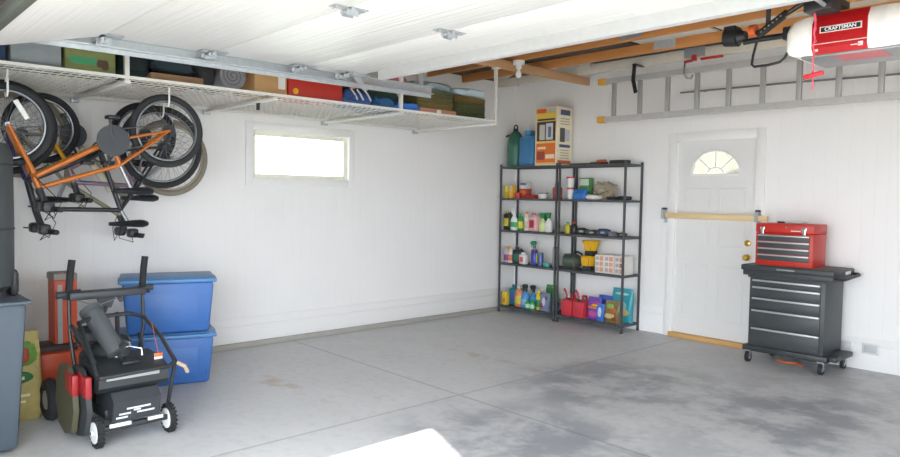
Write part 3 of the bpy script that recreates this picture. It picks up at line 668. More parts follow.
MB().prism([(.02, .16), (.30, .13), (.335, .25), (.28, .30), (.05, .30)], 'Y', -.135, .135).build('front_cover', BK2, sn)
fb = sn
MB().prism([(-.02, .30), (.25, .30), (.29, .335), (.29, .40), (.20, .44), (-.04, .46)], 'Y', -.20, .20).build('top_housing', mat('#2b3032', .5), sn)
MB().box((.291, -.01, .385), (.006, .30, .022), .002).build('grey_decal_strip', mat('#9a9c9c', .4), sn)
MB().box((.20, .0, .447), (.06, .10, .02), .006).build('latch_plate', BLACK, sn)
# logo streaks on the tilted front cover
lg = MB(); nrm = Vector((.335 - .30, 0, .12)).normalized()
for (y0, y1, k) in ((-.10, -.035, .38), (-.06, .01, .62), (-.115, -.05, .2), (.0, .10, .36), (.005, .075, .62), (-.02, .02, .5)):
    px = .30 + .035 * k + .0015; pz = .13 + .12 * k
    lg.box((px, (y0 + y1) / 2, pz), (.002, y1 - y0, .011), M=Matrix.Rotation(R(16), 4, 'Y'))
lg.build('white_logo_marks', mat('#d9dde2', .5), sn)
MB().box((.305, -.09, .115), (.012, .12, .022), .003).build('white_sticker', WHT, sn)
MB().box((.305, .11, .115), (.012, .09, .02), .003).build('white_sticker', WHT, sn)
MB().box((.29, 0, .10), (.03, .38, .03), .006).build('front_bar', BK, sn)
# big side discs / fenders on the left
for k, (xx, yy) in enumerate(((-.02, -.265), (.08, -.225))):
    MB().prism([(xx + p[0], p[1]) for p in ((-.17, .20), (-.12, .07), (.0, .03), (.13, .06), (.18, .20), (.14, .36), (.05, .43), (-.08, .43), (-.15, .34))], 'Y', yy - .03, yy + .0).build('side_fender', mat('#36393b' if k else '#55533f', .6), sn)
    MB().prism([(xx + p[0], p[1]) for p in ((.05, .30), (.15, .29), (.12, .40), (.04, .42))], 'Y', yy - .034, yy - .029).b2((xx + .10, yy - .032, .28), (xx + .165, yy + .002, .40), .004).build('red_patch', RED, sn)
# engine
MB().box((-.22, 0, .34), (.26, .26, .22), .04).cyl((-.22, 0, .44), (-.22, 0, .50), .10, seg=24).build('engine', BK2, sn)
MB().cyl((-.08, -.10, .46), (.08, .02, .50), .045, seg=16).build('muffler_cylinder', mat('#4a4d50', .4, .4), sn)
MB().tube([(-.34, -.16, .60), (-.10, -.17, .55), (.10, -.16, .44)], .016, 8).tube([(-.30, .10, .66), (-.05, .02, .56), (.12, -.02, .46)], .014, 8).tube([(-.35, .26, .50), (-.15, .22, .36), (.05, .20, .30)], .013, 8).build('brace_tube', mat('#45484b', .4, .3), sn)
MB().blob((-.25, -.08, .55), (.16, .16, .12), 3, .3, .7).blob((-.30, .12, .42), (.14, .12, .20), 5, .3, .7).build('control_cover', mat('#34373a', .5), sn)
MB().sphere((-.02, .06, .50), .03).cyl((.05, -.02, .455), (.05, -.02, .49), .022).tube([(.05, -.02, .49), (.08, .04, .515), (.12, .10, .50), (.13, .10, .46)], .006, 6).build('chrome_fittings', CHROME, sn)
MB().box((-.30, -.02, .47), (.16, .18, .04), .012).build('red_engine_shroud', mat('#7c2323', .45), sn)
MB().cyl((-.20, -.08, .70), (.06, -.02, .47), .062, .055, seg=20).cyl((-.215, -.085, .715), (-.19, -.078, .69), .07, seg=20).build('discharge_chute', mat('#55595c', .4), sn)
# hoop guard
hp = [(.27, -.20, .40), (.05, -.20, .60), (-.10, -.19, .66), (-.14, -.08, .68), (-.14, .12, .68), (-.08, .19, .66), (.10, .225, .56), (.28, .24, .43)]
MB().tube(hp, .013, 8).tube([(.28, .24, .43), (.30, .20, .41), (.30, -.20, .40), (.27, -.20, .40)], .013, 8).tube([(.28, .24, .43), (.22, .22, .16)], .012, 8).build('guard_hoop', BK, sn)
MB().tube([(.29, .25, .42), (.33, .28, .40), (.32, .30, .36)], .012, 6).build('tan_strap', mat('#b59c86', .8), sn)
# handles
for s_ in (-1, 1):
    hy = -.17 if s_ < 0 else .285
    lo = (-.20, s_ * .17, .25); hi = (-.36, hy, .80)
    u = MB().tube([lo, (-.34, hy, .55), hi], .012, 8).build('handle_tube', BK, sn)
    MB().tube([(-.36, hy + .0, .805), (-.36, hy + .004, .85), (-.37, hy + .014, .94), (-.375, hy + .026, 1.02)], .022, 12).build('foam_grip', RUBBER, u)
    MB().tube([(-.36, hy - .07, .80), (-.36, hy + .07, .81)], .022, 10).build('pivot_clamp', BK2, u)
MB().tube([(-.36, -.20, .78), (-.33, -.17, .80), (-.33, .27, .80), (-.36, .33, .78)], .012, 8).box((-.33, .05, .795), (.10, .47, .05), .012).build('crossbar', BK2, sn)
MB().prism([(-.02, .79), (.11, .79), (.075, .70), (.015, .70)], 'X', -.345, -.325).tube([(-.335, .045, .71), (-.30, -.01, .62), (-.24, -.02, .56)], .016, 8).build('console_bracket', BK2, sn)
MB().tube([(-.33, -.17, .78), (-.31, -.02, .72), (-.33, .14, .765)], .003, 5).build('control_cable', STEEL, sn)
MB().tube([(-.33, .12, .77), (-.30, .13, .74)], .014, 8).build('control_knob', CHROME, sn)
tg = MB().box((.20, .17, .43), (.004, .05, .09), .001).build('hang_tag', WHT, sn)
MB().box((.203, .17, .465), (.004, .05, .022), .001).tube([(.20, .17, .475), (.05, .19, .64)], .0015, 4).build('orange_tag_top', mat('#e0702a', .5), tg)

# ------------------------------------------------------------------ black wire shelving
SH = mat('#4b4c4f', .45, .1)
SZ = [.085, .625, 1.04, 1.44, 1.835]
def shelving(x0, x1, label):
    t = T('shelving_unit', label, 'shelves', ((x0 + x1) / 2, -.14, 0), group='black metal shelving units')
    y0, y1 = -.305, .015
    for x in (x0, x1):
        for y in (y0, y1):
            pst = MB().b2((x - .0105, y - .0105, .01), (x + .0105, y + .0105, 1.86)).build('post', SH, t, True)
            MB().cyl((x, y, 0), (x, y, .02), .016, seg=12).build('foot', BLACK, pst, True)
    for z in SZ:
        s = MB(); s.b2((x0, y0 - .006, z - .024), (x1, y0 + .004, z)).b2((x0, y1 - .004, z - .024), (x1, y1 + .006, z)).b2((x0 - .005, y0, z - .024), (x0 + .005, y1, z)).b2((x1 - .005, y0, z - .024), (x1 + .005, y1, z))
        n = int((x1 - x0) / .03)
        for i in range(1, n):
            x = x0 + (x1 - x0) * i / n; s.b2((x - .002, y0, z - .005), (x + .002, y1, z - .001))
        for k in range(1, 4):
            y = y0 + (y1 - y0) * k / 4; s.b2((x0, y - .003, z - .012), (x1, y + .003, z - .005))
        s.build('wire_shelf', SH, t, True, smooth=0)
    return t
shelving(-.02, .872, 'black metal five-tier shelving unit in the room corner, bottles on it')
shelving(.915, 1.80, 'black metal five-tier shelving unit next to the entry door, red cans on it')

# --- shelf goods helpers -----------------------------------------------------
def bottle(label, x, y, z, w, h, body, cap, lab=None, kind='round', d=None, name='bottle', cat='bottle', group=None):
    t = T(name, label, cat, (x, y, z + .001), rz=R(rnd.uniform(-12, 12)), group=group)
    if kind not in ('tub',): w *= 1.34; d = (d or w / 1.34) * 1.15
    r = w / 2; sy = (d or w) / w
    if kind == 'spray':
        bh = h * .66
        prof = [(r * .92, 0), (r, .01), (r, bh * .6), (r * .85, bh * .78), (r * .35, bh), (r * .33, bh + .015)]
        MB().lathe(prof, seg=20, sy=sy).build('body', mat(body, .35), t)
        MB().cyl((0, 0, bh + .01), (0, 0, bh + .04), r * .40, seg=14).prism([(-.035, bh + .04), (.015, bh + .04), (.03, bh + .065), (.02, h), (-.03, h), (-.055, bh + .075)], 'Y', -.012, .012).tube([(-.03, 0, bh + .055), (-.045, 0, bh + .02)], .005, 6).build('trigger_head', mat(cap, .4), t)
    elif kind == 'jug':
        MB().box((0, 0, h * .42), (w, w * sy, h * .84), min(w, w * sy) * .22, seg=3).cyl((-w * .12, 0, h * .82), (-w * .12, 0, h * .92), w * .17, seg=14).build('body', mat(body, .35), t)
        MB().tube([(w * .10, 0, h * .80), (w * .30, 0, h * .92), (w * .42, 0, h * .78), (w * .42, 0, h * .62)], w * .07, 8).build('handle', mat(body, .35), t)
        MB().cyl((-w * .12, 0, h * .90), (-w * .12, 0, h), w * .20, seg=16).build('cap', mat(cap, .4), t)
    elif kind == 'can':
        MB().lathe([(r * .95, 0), (r, .005), (r, h * .90), (r * .9, h * .93), (r * .6, h * .95)], seg=20).build('body', mat(body, .3, .2), t)
        MB().cyl((0, 0, h * .90), (0, 0, h), r * .75, seg=16).build('cap', mat(cap, .4), t)
    elif kind == 'tub':
        MB().lathe([(r * .85, 0), (r * .95, h * .8), (r * .95, h * .86)], seg=24).build('body', mat(body, .4), t)
        MB().cyl((0, 0, h * .85), (0, 0, h), r, seg=24).build('lid', mat(cap, .4), t)
    else:
        prof = [(r * .92, 0), (r, .008), (r, h * .62), (r * .8, h * .74), (r * .38, h * .82), (r * .36, h * .9)]
        MB().lathe(prof, seg=20, sy=sy).build('body', mat(body, .35), t)
        MB().cyl((0, 0, h * .86), (0, 0, h), r * .42, seg=14).build('cap', mat(cap, .4), t)
    if lab:
        if kind == 'jug':
            MB().box((0, -w * sy / 2 - .001, h * .40), (w * .62, .003, h * .42), .001).build('label_sticker', mat(lab, .5, var=.35, scale=60), t)
        else:
            rr_ = r * (1.012 if kind != 'tub' else .97); a0, a1 = h * .14, h * (.50 if kind != 'can' else .75)
            if kind == 'spray': a1 = h * .36
            MB().lathe([(rr_ * .99, a0), (rr_, a0 + .002), (rr_, a1), (rr_ * .99, a1 + .002)], seg=20, sy=sy).build('label_sticker', mat(lab, .5, var=.35, scale=60), t)
    return t
def sbox(label, x, y, z, d, hexc, rz=0, name='carton', cat='box', panels=(), bevel=.003, group=None):
    t = T(name, label, cat, (x, y, z + .001), R(rz), group)
    MB().box((0, 0, d[2] / 2), d, bevel).build('body', mat(hexc, .6, var=.05), t)
    for i, (u0, v0, u1, v1, h) in enumerate(panels):
        MB().b2((-d[0] / 2 + u0 * d[0], -d[1] / 2 - .0016, v0 * d[2]), (-d[0] / 2 + u1 * d[0], -d[1] / 2 - .0002 - i * .0001, v1 * d[2])).build('printed_panel', mat(h, .55, var=.25, scale=70), t)
    return t
def pouch(label, x, y, z, d, hexc, prints, name='pouch', cat='bag', rz=0):
    t = T(name, label, cat, (x, y, z + .001), R(rz))
    d = (d[0] * 1.12, d[1], d[2] * 1.02)
    s = MB(); rings = []
    for k in range(8):
        q = k / 7; th = d[1] * (.9 if q < .08 else 1 - .92 * max(0, (q - .45) / .55) ** 1.3)
        rings.append([s.bm.verts.new((math.copysign(abs(math.cos(a)) ** .5, math.cos(a)) * d[0] / 2 * (1 - .04 * math.sin(q * 7)), math.copysign(abs(math.sin(a)) ** .7, math.sin(a)) * th / 2, q * d[2])) for a in [2 * PI * i / 20 for i in range(20)]])
    s.skin(rings); s.build('bag_body', mat(hexc, .3, var=.1), t)
    for i, (u, v, w_, h_, hx) in enumerate(prints):
        yy = -d[1] / 2 * (1 if v < .45 else 1 - .75 * ((v - .45) / .55) ** 1.3)
        MB().blob(((u - .5) * d[0], yy + .003, v * d[2]), (w_ * d[0], .016, h_ * d[2]), i + 3, .15, .8, 2).build('print_patch', mat(hx, .4, var=.3, scale=60), t)
    return t

Z1, Z2, Z3, Z4, Z5 = SZ
F, Bk = -.22, -.09
# top shelves ---------------------------------------------------------------
def sprayer(x, y, hexc, label, h, r, tall=True):
    t = T('pump_sprayer', label, 'sprayer', (x, y, Z5 + .001))
    MB().lathe([(r * .9, 0), (r, .02), (r * 1.02, h * .45), (r * .92, h * .7), (r * .55, h * .82), (r * .4, h * .85)], seg=24).build('tank', mat(hexc, .4), t)
    MB().cyl((0, 0, h * .84), (0, 0, h * .92), .03).torus((0, 0, h * .95), .028, .009, 'Y', 18, 6).build('pump_handle', BLACK, t)
    MB().tube([(.02, -.01, h * .84), (r * .9, -.02, h * .80), (r * 1.15, -.02, h * .5), (r * 1.05, -.02, h * .1)], .007, 8).build('hose', BLACK, t)
    MB().tube([(-.01, -.01, h * .80), (-r * 1.35, -.03, h * .74)], .011, 8).build('wand', BLACK, t)
    return t
sprayer(.09, -.17, '#3a6f5b', 'dark green pump sprayer on the top shelf in the corner', .52, .10)
bottle('squat blue watering jug on the top shelf between green sprayer and tall carton', .335, -.17, Z5, .19, .44, '#3f7fae', '#4aa0c8', kind='jug', d=.15, name='blue_jug', cat='jug')
# tall orange carton, turned
bx = T('heater_carton', 'tall orange and white product carton standing on the top shelf', 'box', (.685, -.15, Z5 + .001))
W_, D_, H_ = .33, .29, .69
MB().box((0, 0, H_ / 2), (W_, D_, H_), .003).build('body', mat('#e9e2d2', .6), bx)
a = -D_ / 2
def fp(u0, v0, u1, v1, h, k=0, nm='printed_panel', side=0):
    if side == 0: b_ = MB().b2((-W_ / 2 + u0 * W_, a - .0015 - k * .0008, v0 * H_), (-W_ / 2 + u1 * W_, a - .0002, v1 * H_))
    else: b_ = MB().b2((W_ / 2 + .0002, -D_ / 2 + u0 * D_, v0 * H_), (W_ / 2 + .0015 + k * .0008, -D_ / 2 + u1 * D_, v1 * H_))
    b_.build(nm, mat(h, .5, var=.15, scale=40), bx)
fp(.05, .02, .95, .98, '#eec06a'); fp(.05, .90, .50, .97, '#e2642a', 1); fp(.52, .90, .93, .97, '#b9b9a6', 1); fp(.10, .82, .93, .885, '#e8cb45', 1); fp(.10, .77, .90, .80, '#3d3a36', 1)
fp(.08, .42, .93, .75, '#40382f', 1); fp(.20, .44, .45, .70, '#c9c6bd', 2); fp(.50, .44, .82, .72, '#d4d6da', 2); fp(.60, .48, .74, .66, '#6d7890', 3)
fp(.06, .05, .94, .38, '#e2762f', 1); fp(.10, .10, .45, .24, '#a04b3a', 2); fp(.50, .12, .90, .19, '#f0e2c4', 2); fp(.12, .28, .50, .32, '#f3d9a8', 2)
fp(.04, .02, .96, .98, '#efe3c2', side=1); fp(.20, .86, .82, .95, '#4c5a7c', 1, side=1); fp(.18, .40, .50, .64, '#5a5650', 1, side=1); fp(.52, .42, .80, .62, '#b9c2d4', 1, side=1)
fp(.15, .31, .85, .36, '#42557e', 1, side=1); fp(.06, .03, .90, .09, '#c8603c', 1, side=1)
for k in range(4): fp(.2, .12 + k * .045, .78, .135 + k * .045, '#a9a99c', 1, side=1)
for k in range(3): fp(.2, .70 + k * .045, .78, .715 + k * .045, '#a9a99c', 1, side=1)
def flat(label, name, cat, pts, r, m, sq=.5):
    return tag(MB().tube(pts, r, 8, sy=sq).build(name, m, loc=pts[0]), label, cat)
flat('long olive-green tool lying on the top shelf by the orange carton', 'hand_saw', 'tool', [(.98, -.20, Z5 + .012), (1.25, -.16, Z5 + .014), (1.40, -.20, Z5 + .012)], .020, mat('#5b5a3a', .6))
gt = T('garden_trimmer', 'orange-handled black hand tool on the top shelf of the right unit', 'tool', (1.33, -.12, Z5 + .001))
MB().tube([(-.12, 0, .02), (.10, .02, .02)], .018, 8, sy=.8).build('tool_body', PLASTIC, gt)
MB().box((.03, 0, .045), (.12, .05, .03), .01).build('orange_handle', mat('#d9643a', .5), gt)
flat('dark green rolled cloth lying on the top shelf above the right post', 'rolled_cloth', 'cloth', [(1.50, -.16, Z5 + .026), (1.62, -.13, Z5 + .030), (1.74, -.15, Z5 + .024)], .028, mat('#434a3c', .9), .8)
# left unit, second tier
sbox('yellow carton at the left end of the second tier', .02, F, Z4, (.055, .07, .155), '#ddd14a', 10, panels=((.1, .1, .9, .5, '#c9a72c'),))
sbox('orange-yellow carton with pale top, second on the second tier', .105, F, Z4, (.055, .07, .165), '#e6b545', -6, panels=((.1, .55, .9, .95, '#dfc9b4'),))
sbox('red tin with orange print behind the cans in the corner, second tier', .235, -.13, Z4, (.12, .10, .12), '#bf4a3a', panels=((.1, .3, .9, .8, '#dd8a45'),))
sbox('white box with blue lid stacked on the red tin, second tier', .235, -.13, Z4 + .122, (.11, .09, .07), '#d6d6d2', panels=((.05, .6, .95, 1, '#5a6d9c'),))
bottle('low red tub in front of the red tin, second tier', .225, -.255, Z4, .09, .07, '#b8262a', '#b8262a', kind='tub', name='tub', cat='tub')
sbox('flat dark red case lying on the second tier', .41, -.22, Z4, (.16, .12, .045), '#a32a2a', 4, name='small_case', cat='case')
bottle('white round tub with dark green lid on the second tier', .58, -.2, Z4, .125, .07, '#e3e3da', '#3c6a4a', kind='tub', name='tub', cat='tub')
bottle('small mauve-grey cylinder can by the middle posts, second tier', .735, -.12, Z4, .05, .20, '#8d8ca6', '#7c7b99', kind='can', name='spray_can', cat='can')
bottle('rust-red can behind the middle posts, second tier', .80, -.20, Z4, .085, .145, '#a14a3c', '#7f8d86', '#b85a48', kind='can', name='paint_can', cat='can')
# right unit, second tier
bottle('white tub with bright red lid, lower of two on the second tier', .99, -.20, Z4, .085, .135, '#dcdcd6', '#c43a3a', kind='tub', name='tub', cat='tub')
bottle('white tub with bright red lid stacked on the other tub', .99, -.20, Z4 + .137, .095, .125, '#e6e6e2', '#cc3038', kind='tub', name='tub', cat='tub')
sbox('green and white seed box standing behind the blue packet', 1.12, -.07, Z4, (.14, .08, .25), '#5c9a58', panels=((.05, .65, .95, .95, '#cfd8c4'), (.05, .1, .95, .35, '#3c7a3c')))
pouch('bright blue packet on the second tier of the right unit', 1.14, -.20, Z4, (.16, .09, .115), '#2f78c8', ((.3, .6, .3, .3, '#2a63a8'),))
tag(MB().blob((1.34, -.22, Z4 + .03), (.18, .13, .055), 71, .2).build('white_cloth', mat('#e6e2da', .9), loc=(1.34, -.22, Z4)), 'white folded cloth in front of the taupe bundle, second tier', 'cloth')
cb = T('canvas_bundle', 'taupe crumpled canvas bundle on the second tier of the right unit', 'bundle', (1.43, -.13, Z4 + .002))
MB().blob((0, 0, .095), (.25, .17, .19), 73, .45, .8, 4, 4).build('canvas', mat('#a59b86', .95, bump=.8, scale=50), cb)
MB().tube([(-.12, -.09, .12), (-.02, -.10, .06), (.10, -.09, .10)], .006, 6).build('tie_cord', mat('#6e6555', .9), cb)
for k, (x, y, w_, h_, l) in enumerate(((1.58, -.19, .13, .035, 'flat black pouch left of the right post, second tier'), (1.70, -.16, .12, .045, 'flat black pouch at the right end of the second tier'))):
    tag(MB().blob((x, y, Z4 + h_ / 2 + .002), (w_, .16, h_), 75 + k, .2, .5).build('tool_pouch', mat('#2c2f33', .8), loc=(x, y, Z4)), l, 'pouch')
# left unit, third tier
bottle('black bottle with yellow label at the left end of the middle tier', .035, F, Z3, .085, .24, '#1f2422', '#c8b92e', '#e0cf3c', 'jug', d=.06)
bottle('white spray bottle with green label on the middle tier', .155, -.24, Z3, .09, .28, '#e8ebe6', '#dfe2e0', '#4aa868', 'spray', d=.06, cat='spray bottle', name='spray_bottle')
bottle('green bottle with yellow label next to the white spray bottle', .245, -.22, Z3, .06, .22, '#2f8f4a', '#3a9a52', '#d9d23e', d=.05)
bottle('white bottle with orange cap on the middle tier', .33, -.20, Z3, .065, .24, '#e9e3d8', '#d9893a', '#d8c9b8', d=.05)
bottle('pink and white jug with red lower half on the middle tier', .465, -.21, Z3, .105, .225, '#dfb2b4', '#c8545e', '#b82a3a', 'jug', d=.08)
bottle('white bottle with green cap, left of the two beside the pink jug', .585, -.2, Z3, .075, .23, '#cfdf9c', '#218a48', '#d6e6a0', 'spray', d=.06, name='spray_bottle', cat='spray bottle')
bottle('pale bottle with green cap, right beside the middle post', .68, -.2, Z3, .075, .235, '#e3e8da', '#1f8444', '#e9eee2', 'spray', d=.06, name='spray_bottle', cat='spray bottle')
bottle('dark green bottle half hidden at the back of the middle tier', .53, -.08, Z3, .07, .22, '#1f6e3e', '#1c5c34')
bottle('small pale green bottle behind the middle posts, middle tier', .80, -.18, Z3, .06, .13, '#b9cda8', '#98b48c')
# right unit, third tier
bottle('small yellow bottle with green cap on the middle tier of the right unit', .965, -.2, Z3, .055, .135, '#c9b838', '#2f9a4c')
bottle('small black bottle with red cap on the middle tier of the right unit', 1.055, -.2, Z3, .065, .14, '#2c2826', '#cf3a34')
for k, (x, y, w_, d_, h_, hx, l, c) in enumerate((
        (1.17, -.2, .15, .12, .075, '#33363a', 'dark work glove lying left on the middle tier', 'glove'),
        (1.31, -.2, .13, .12, .06, '#4d5248', 'olive-grey glove on the middle tier above the yellow spreader', 'glove'),
        (1.46, -.19, .15, .13, .075, '#44506c', 'blue-grey cloth shoe on the middle tier', 'shoe'),
        (1.58, -.19, .12, .12, .06, '#83878c', 'grey cable coil bundle beside the blue-grey shoe', 'cable'),
        (1.70, -.19, .10, .10, .045, '#3b3a36', 'dark lumpy pouch at the right end of the middle tier', 'pouch'))):
    nm = {'glove': 'work_glove', 'shoe': 'cloth_shoe', 'cable': 'cable_coil', 'pouch': 'lumpy_pouch'}[c]
    if c == 'cable':
        q = MB()
        for j in range(4): q.torus((x, y, Z3 + .010 + j * .012), .045 + .006 * (j % 2), .006, 'Z', 24, 6)
        tag(q.build(nm, mat(hx, .6), loc=(x, y, Z3)), l, c)
    else:
        q = T(nm, l, c, (x, y, Z3 + .001))
        MB().blob((0, 0, h_ / 2), (w_, d_, h_), 80 + k, .35, .7).build('body', mat(hx, .85), q)
        MB().blob((.03, -d_ * .45, h_ * .5), (w_ * .4, .03, h_ * .35), 85 + k, .2).build('pale_patch', mat('#9aa7a0', .7), q)
# left unit, fourth tier
bottle('white bottle with yellow cap and purple print, first on the fourth tier', .025, F, Z2, .06, .20, '#c9b6c6', '#dca63a', '#8f4a86')
bottle('white bottle with yellow cap and orange print, second on the fourth tier', .095, F, Z2, .06, .205, '#e3dcd4', '#dca63a', '#dd7a58')
bottle('black jug with green patch on the fourth tier', .20, -.2, Z2, .10, .20, '#252a2c', '#1b1d1f', '#2f6b5c', 'jug', d=.08)
bottle('white tub bottle with round red print on the fourth tier', .315, -.23, Z2, .08, .145, '#dfe0dc', '#e6e6e2', '#d9584e', 'jug', d=.06)
bottle('yellow spray bottle with dark green trigger on the fourth tier', .40, -.13, Z2, .075, .29, '#d6cf62', '#2d7d62', '#cfd8d4', 'spray', name='spray_bottle', cat='spray bottle')
bottle('blue and red aerosol can on the fourth tier', .49, -.23, Z2, .062, .20, '#3946a0', '#c64a4e', '#d6c84e', 'can', name='spray_can', cat='can')
bottle('blue-grey aerosol can right of the blue and red can', .565, -.2, Z2, .052, .165, '#6272a0', '#9aa09c', '#4a58a8', 'can', name='spray_can', cat='can')
bottle('low teal tin on the fourth tier by the middle post', .68, -.22, Z2, .10, .042, '#3fae9c', '#4fc0ac', kind='tub', name='tin', cat='tin')
bottle('slim grey aerosol with dark cap at the right end of the fourth tier', .765, -.17, Z2, .052, .24, '#a7aaa8', '#33364c', '#b9b49a', 'can', name='spray_can', cat='can')
# right unit, fourth tier
gs = T('camping_lantern', 'dark green and black lantern lying on its side on the fourth tier', 'lantern', (1.03, -.17, Z2 + .001), R(25))
MB().lathe([(.06, -.11), (.085, -.10), (.09, 0), (.08, .06), (.05, .10), (.04, .12)], (0, 0, .092), 20, M=Matrix.Rotation(R(90), 3, 'Y')).build('casing', mat('#3d4a3e', .5), gs)
MB().cyl((-.115, 0, .092), (-.105, 0, .092), .058).torus((.02, 0, .092), .088, .008, 'X', 24, 6).build('lens_ring', mat('#5d6450', .4), gs)
MB().tube([(.0, 0, .175), (.05, 0, .205), (.10, 0, .18), (.12, 0, .12)], .012, 8).build('carry_handle', BLACK, gs)
def spreader(x, y, z, label, w=.17, h=.12):
    t = T('seed_spreader', label, 'spreader', (x, y, z + .001))
    MB().lathe([(.05, .055), (.06, .06), (w * .48, h + .04), (w * .52, h + .05), (w * .49, h + .05), (.045, .075)], seg=8, sx=1.1).build('hopper', mat('#e5b21c', .45), t)
    MB().box((0, 0, .03), (.11, .11, .06), .015).build('base', PLASTIC, t)
    MB().prism([(-.04, .06), (.04, .06), (.055, h + .03), (-.055, h + .03)], 'Y', -.078, -.06).build('front_rib', mat('#e0a91a', .45), t)
    return t
spreader(1.255, -.17, Z2, 'yellow plastic hopper with black base, lower of the two stacked')
spreader(1.275, -.16, Z2 + .175, 'yellow plastic hopper stacked on the other yellow hopper', .20, .12)
for k, (x, l) in enumerate(((1.43, 'white light-bulb carton with orange print, left of three on the fourth tier'), (1.555, 'white light-bulb carton with orange print, middle of three on the fourth tier'), (1.69, 'white light-bulb carton with brown print by the right post'))):
    sbox(l, x + .03, -.16, Z2, (.122, .18, .205), '#e2ded8', 0, panels=((.08, .70, .42, .90, '#b0a9a4'), (.08, .40, .42, .60, '#b2a8a2'), (.08, .10, .42, .30, '#b3aca7'), (.50, .68, .90, .92, '#d29a80'), (.50, .38, .90, .62, '#d8a286' if k < 2 else '#9a7464'), (.50, .08, .90, .32, '#d29a80')), name='bulb_carton')
# left unit, bottom tier
sbox('yellow box at the left end of the bottom tier', .035, -.24, Z1, (.075, .06, .165), '#e2c23a', 0, panels=((.3, .2, .7, .5, '#c0722c'),))
bottle('teal jug with blue label behind the yellow box, bottom tier', .105, -.12, Z1, .13, .25, '#1f7f8a', '#1a6a78', '#4a66c0', 'jug', d=.10)
bottle('orange-pink bottle with clear top on the bottom tier', .225, -.2, Z1, .095, .265, '#d98a62', '#cfc4bc', '#d9c24e', d=.08)
bottle('bright blue spray bottle with black trigger, left one on the bottom tier', .345, -.21, Z1, .09, .29, '#4a94d2', '#25282c', '#8ab4dc', 'spray', name='spray_bottle', cat='spray bottle')
bottle('bright blue spray bottle with black trigger, right one on the bottom tier', .44, -.17, Z1, .08, .285, '#2f86c0', '#25282c', '#3b8fc6', 'spray', name='spray_bottle', cat='spray bottle')
bottle('small green bottle with pale label in front of the blue bottles', .43, -.265, Z1, .05, .12, '#2f9a5c', '#2a8a4e', '#b9dcb8')
bottle('small green bottle with pale label nearest the yellow bottle', .50, -.265, Z1, .05, .125, '#2f9a5c', '#2a8a4e', '#b9dcb8')
bottle('yellow bottle with green base on the bottom tier', .545, -.19, Z1, .065, .24, '#dcc22e', '#e2d034', '#2f8a4c')
pouch('green leafy-topped bag at the back of the bottom tier', .655, -.08, Z1, (.15, .09, .30), '#3b8a4a', ((.5, .75, .6, .3, '#2a6e38'), (.7, .9, .2, .12, '#c8a838')))
pouch('grey-purple patterned bag near the middle post, bottom tier', .655, -.20, Z1, (.13, .08, .215), '#79809a', ((.5, .5, .35, .5, '#cfc8d2'), (.3, .3, .3, .3, '#8a4560'), (.7, .7, .3, .2, '#3e5a7c')))
bottle('small navy bottle behind the middle posts, bottom tier', .815, -.2, Z1, .07, .17, '#39466a', '#2d3854', '#8892b4')
# right unit, bottom tier
def gascan(x, label):
    t = T('fuel_can', label, 'fuel can', (x, -.19, Z1 + .001))
    RC = mat('#c43440', .45)
    MB().box((0, 0, .095), (.155, .20, .19), .018).build('tank', RC, t)
    MB().tube([(.0, .07, .185), (.0, .06, .235), (.0, .0, .245), (.0, -.03, .20)], .014, 8).build('handle', RC, t)
    MB().cyl((-.01, -.06, .185), (-.01, -.06, .215), .024, seg=16).build('black_collar', BLACK, t)
    MB().tube([(-.01, -.06, .21), (-.035, -.065, .28), (-.055, -.07, .315)], .012, 10).build('spout', mat('#c22a38', .4), t)
    MB().sphere((.012, -.065, .225), .014).build('white_cap', WHITE, t)
    return t
gascan(1.035, 'red plastic fuel can with tilted spout, left of the pair')
gascan(1.205, 'red plastic fuel can with tilted spout, right of the pair beside the purple bag')
pouch('purple bag with yellow and orange print beside the red fuel can', 1.38, -.20, Z1, (.16, .10, .25), '#6a4aa6', ((.5, .78, .8, .2, '#8a3c9a'), (.45, .55, .7, .14, '#e07a30'), (.6, .66, .5, .1, '#e8c040'), (.5, .25, .7, .3, '#b84a8c')))
pouch('royal-blue bag behind the purple bag, bottom tier', 1.46, -.10, Z1, (.18, .09, .27), '#3358b8', ((.5, .7, .7, .3, '#2c4aa2'),))
pouch('blue bag with white print between purple and brown bags', 1.48, -.225, Z1, (.09, .07, .19), '#3a6ec0', ((.5, .5, .5, .6, '#c9d6e6'),))
pouch('brown and green printed seed bag in front of the teal bag', 1.625, -.21, Z1, (.17, .08, .24), '#7b6a3c', ((.4, .72, .5, .3, '#7fa84a'), (.6, .55, .4, .25, '#cc5a3c'), (.4, .3, .7, .25, '#c9b47a'), (.7, .18, .4, .2, '#8a3a2e')))
pouch('tall teal bag with white print by the right post, bottom tier', 1.67, -.09, Z1, (.23, .09, .37), '#2f9aa8', ((.5, .84, .7, .08, '#bfe0e0'), (.5, .45, .6, .35, '#8fb8bc'), (.7, .3, .4, .2, '#c9b070')))

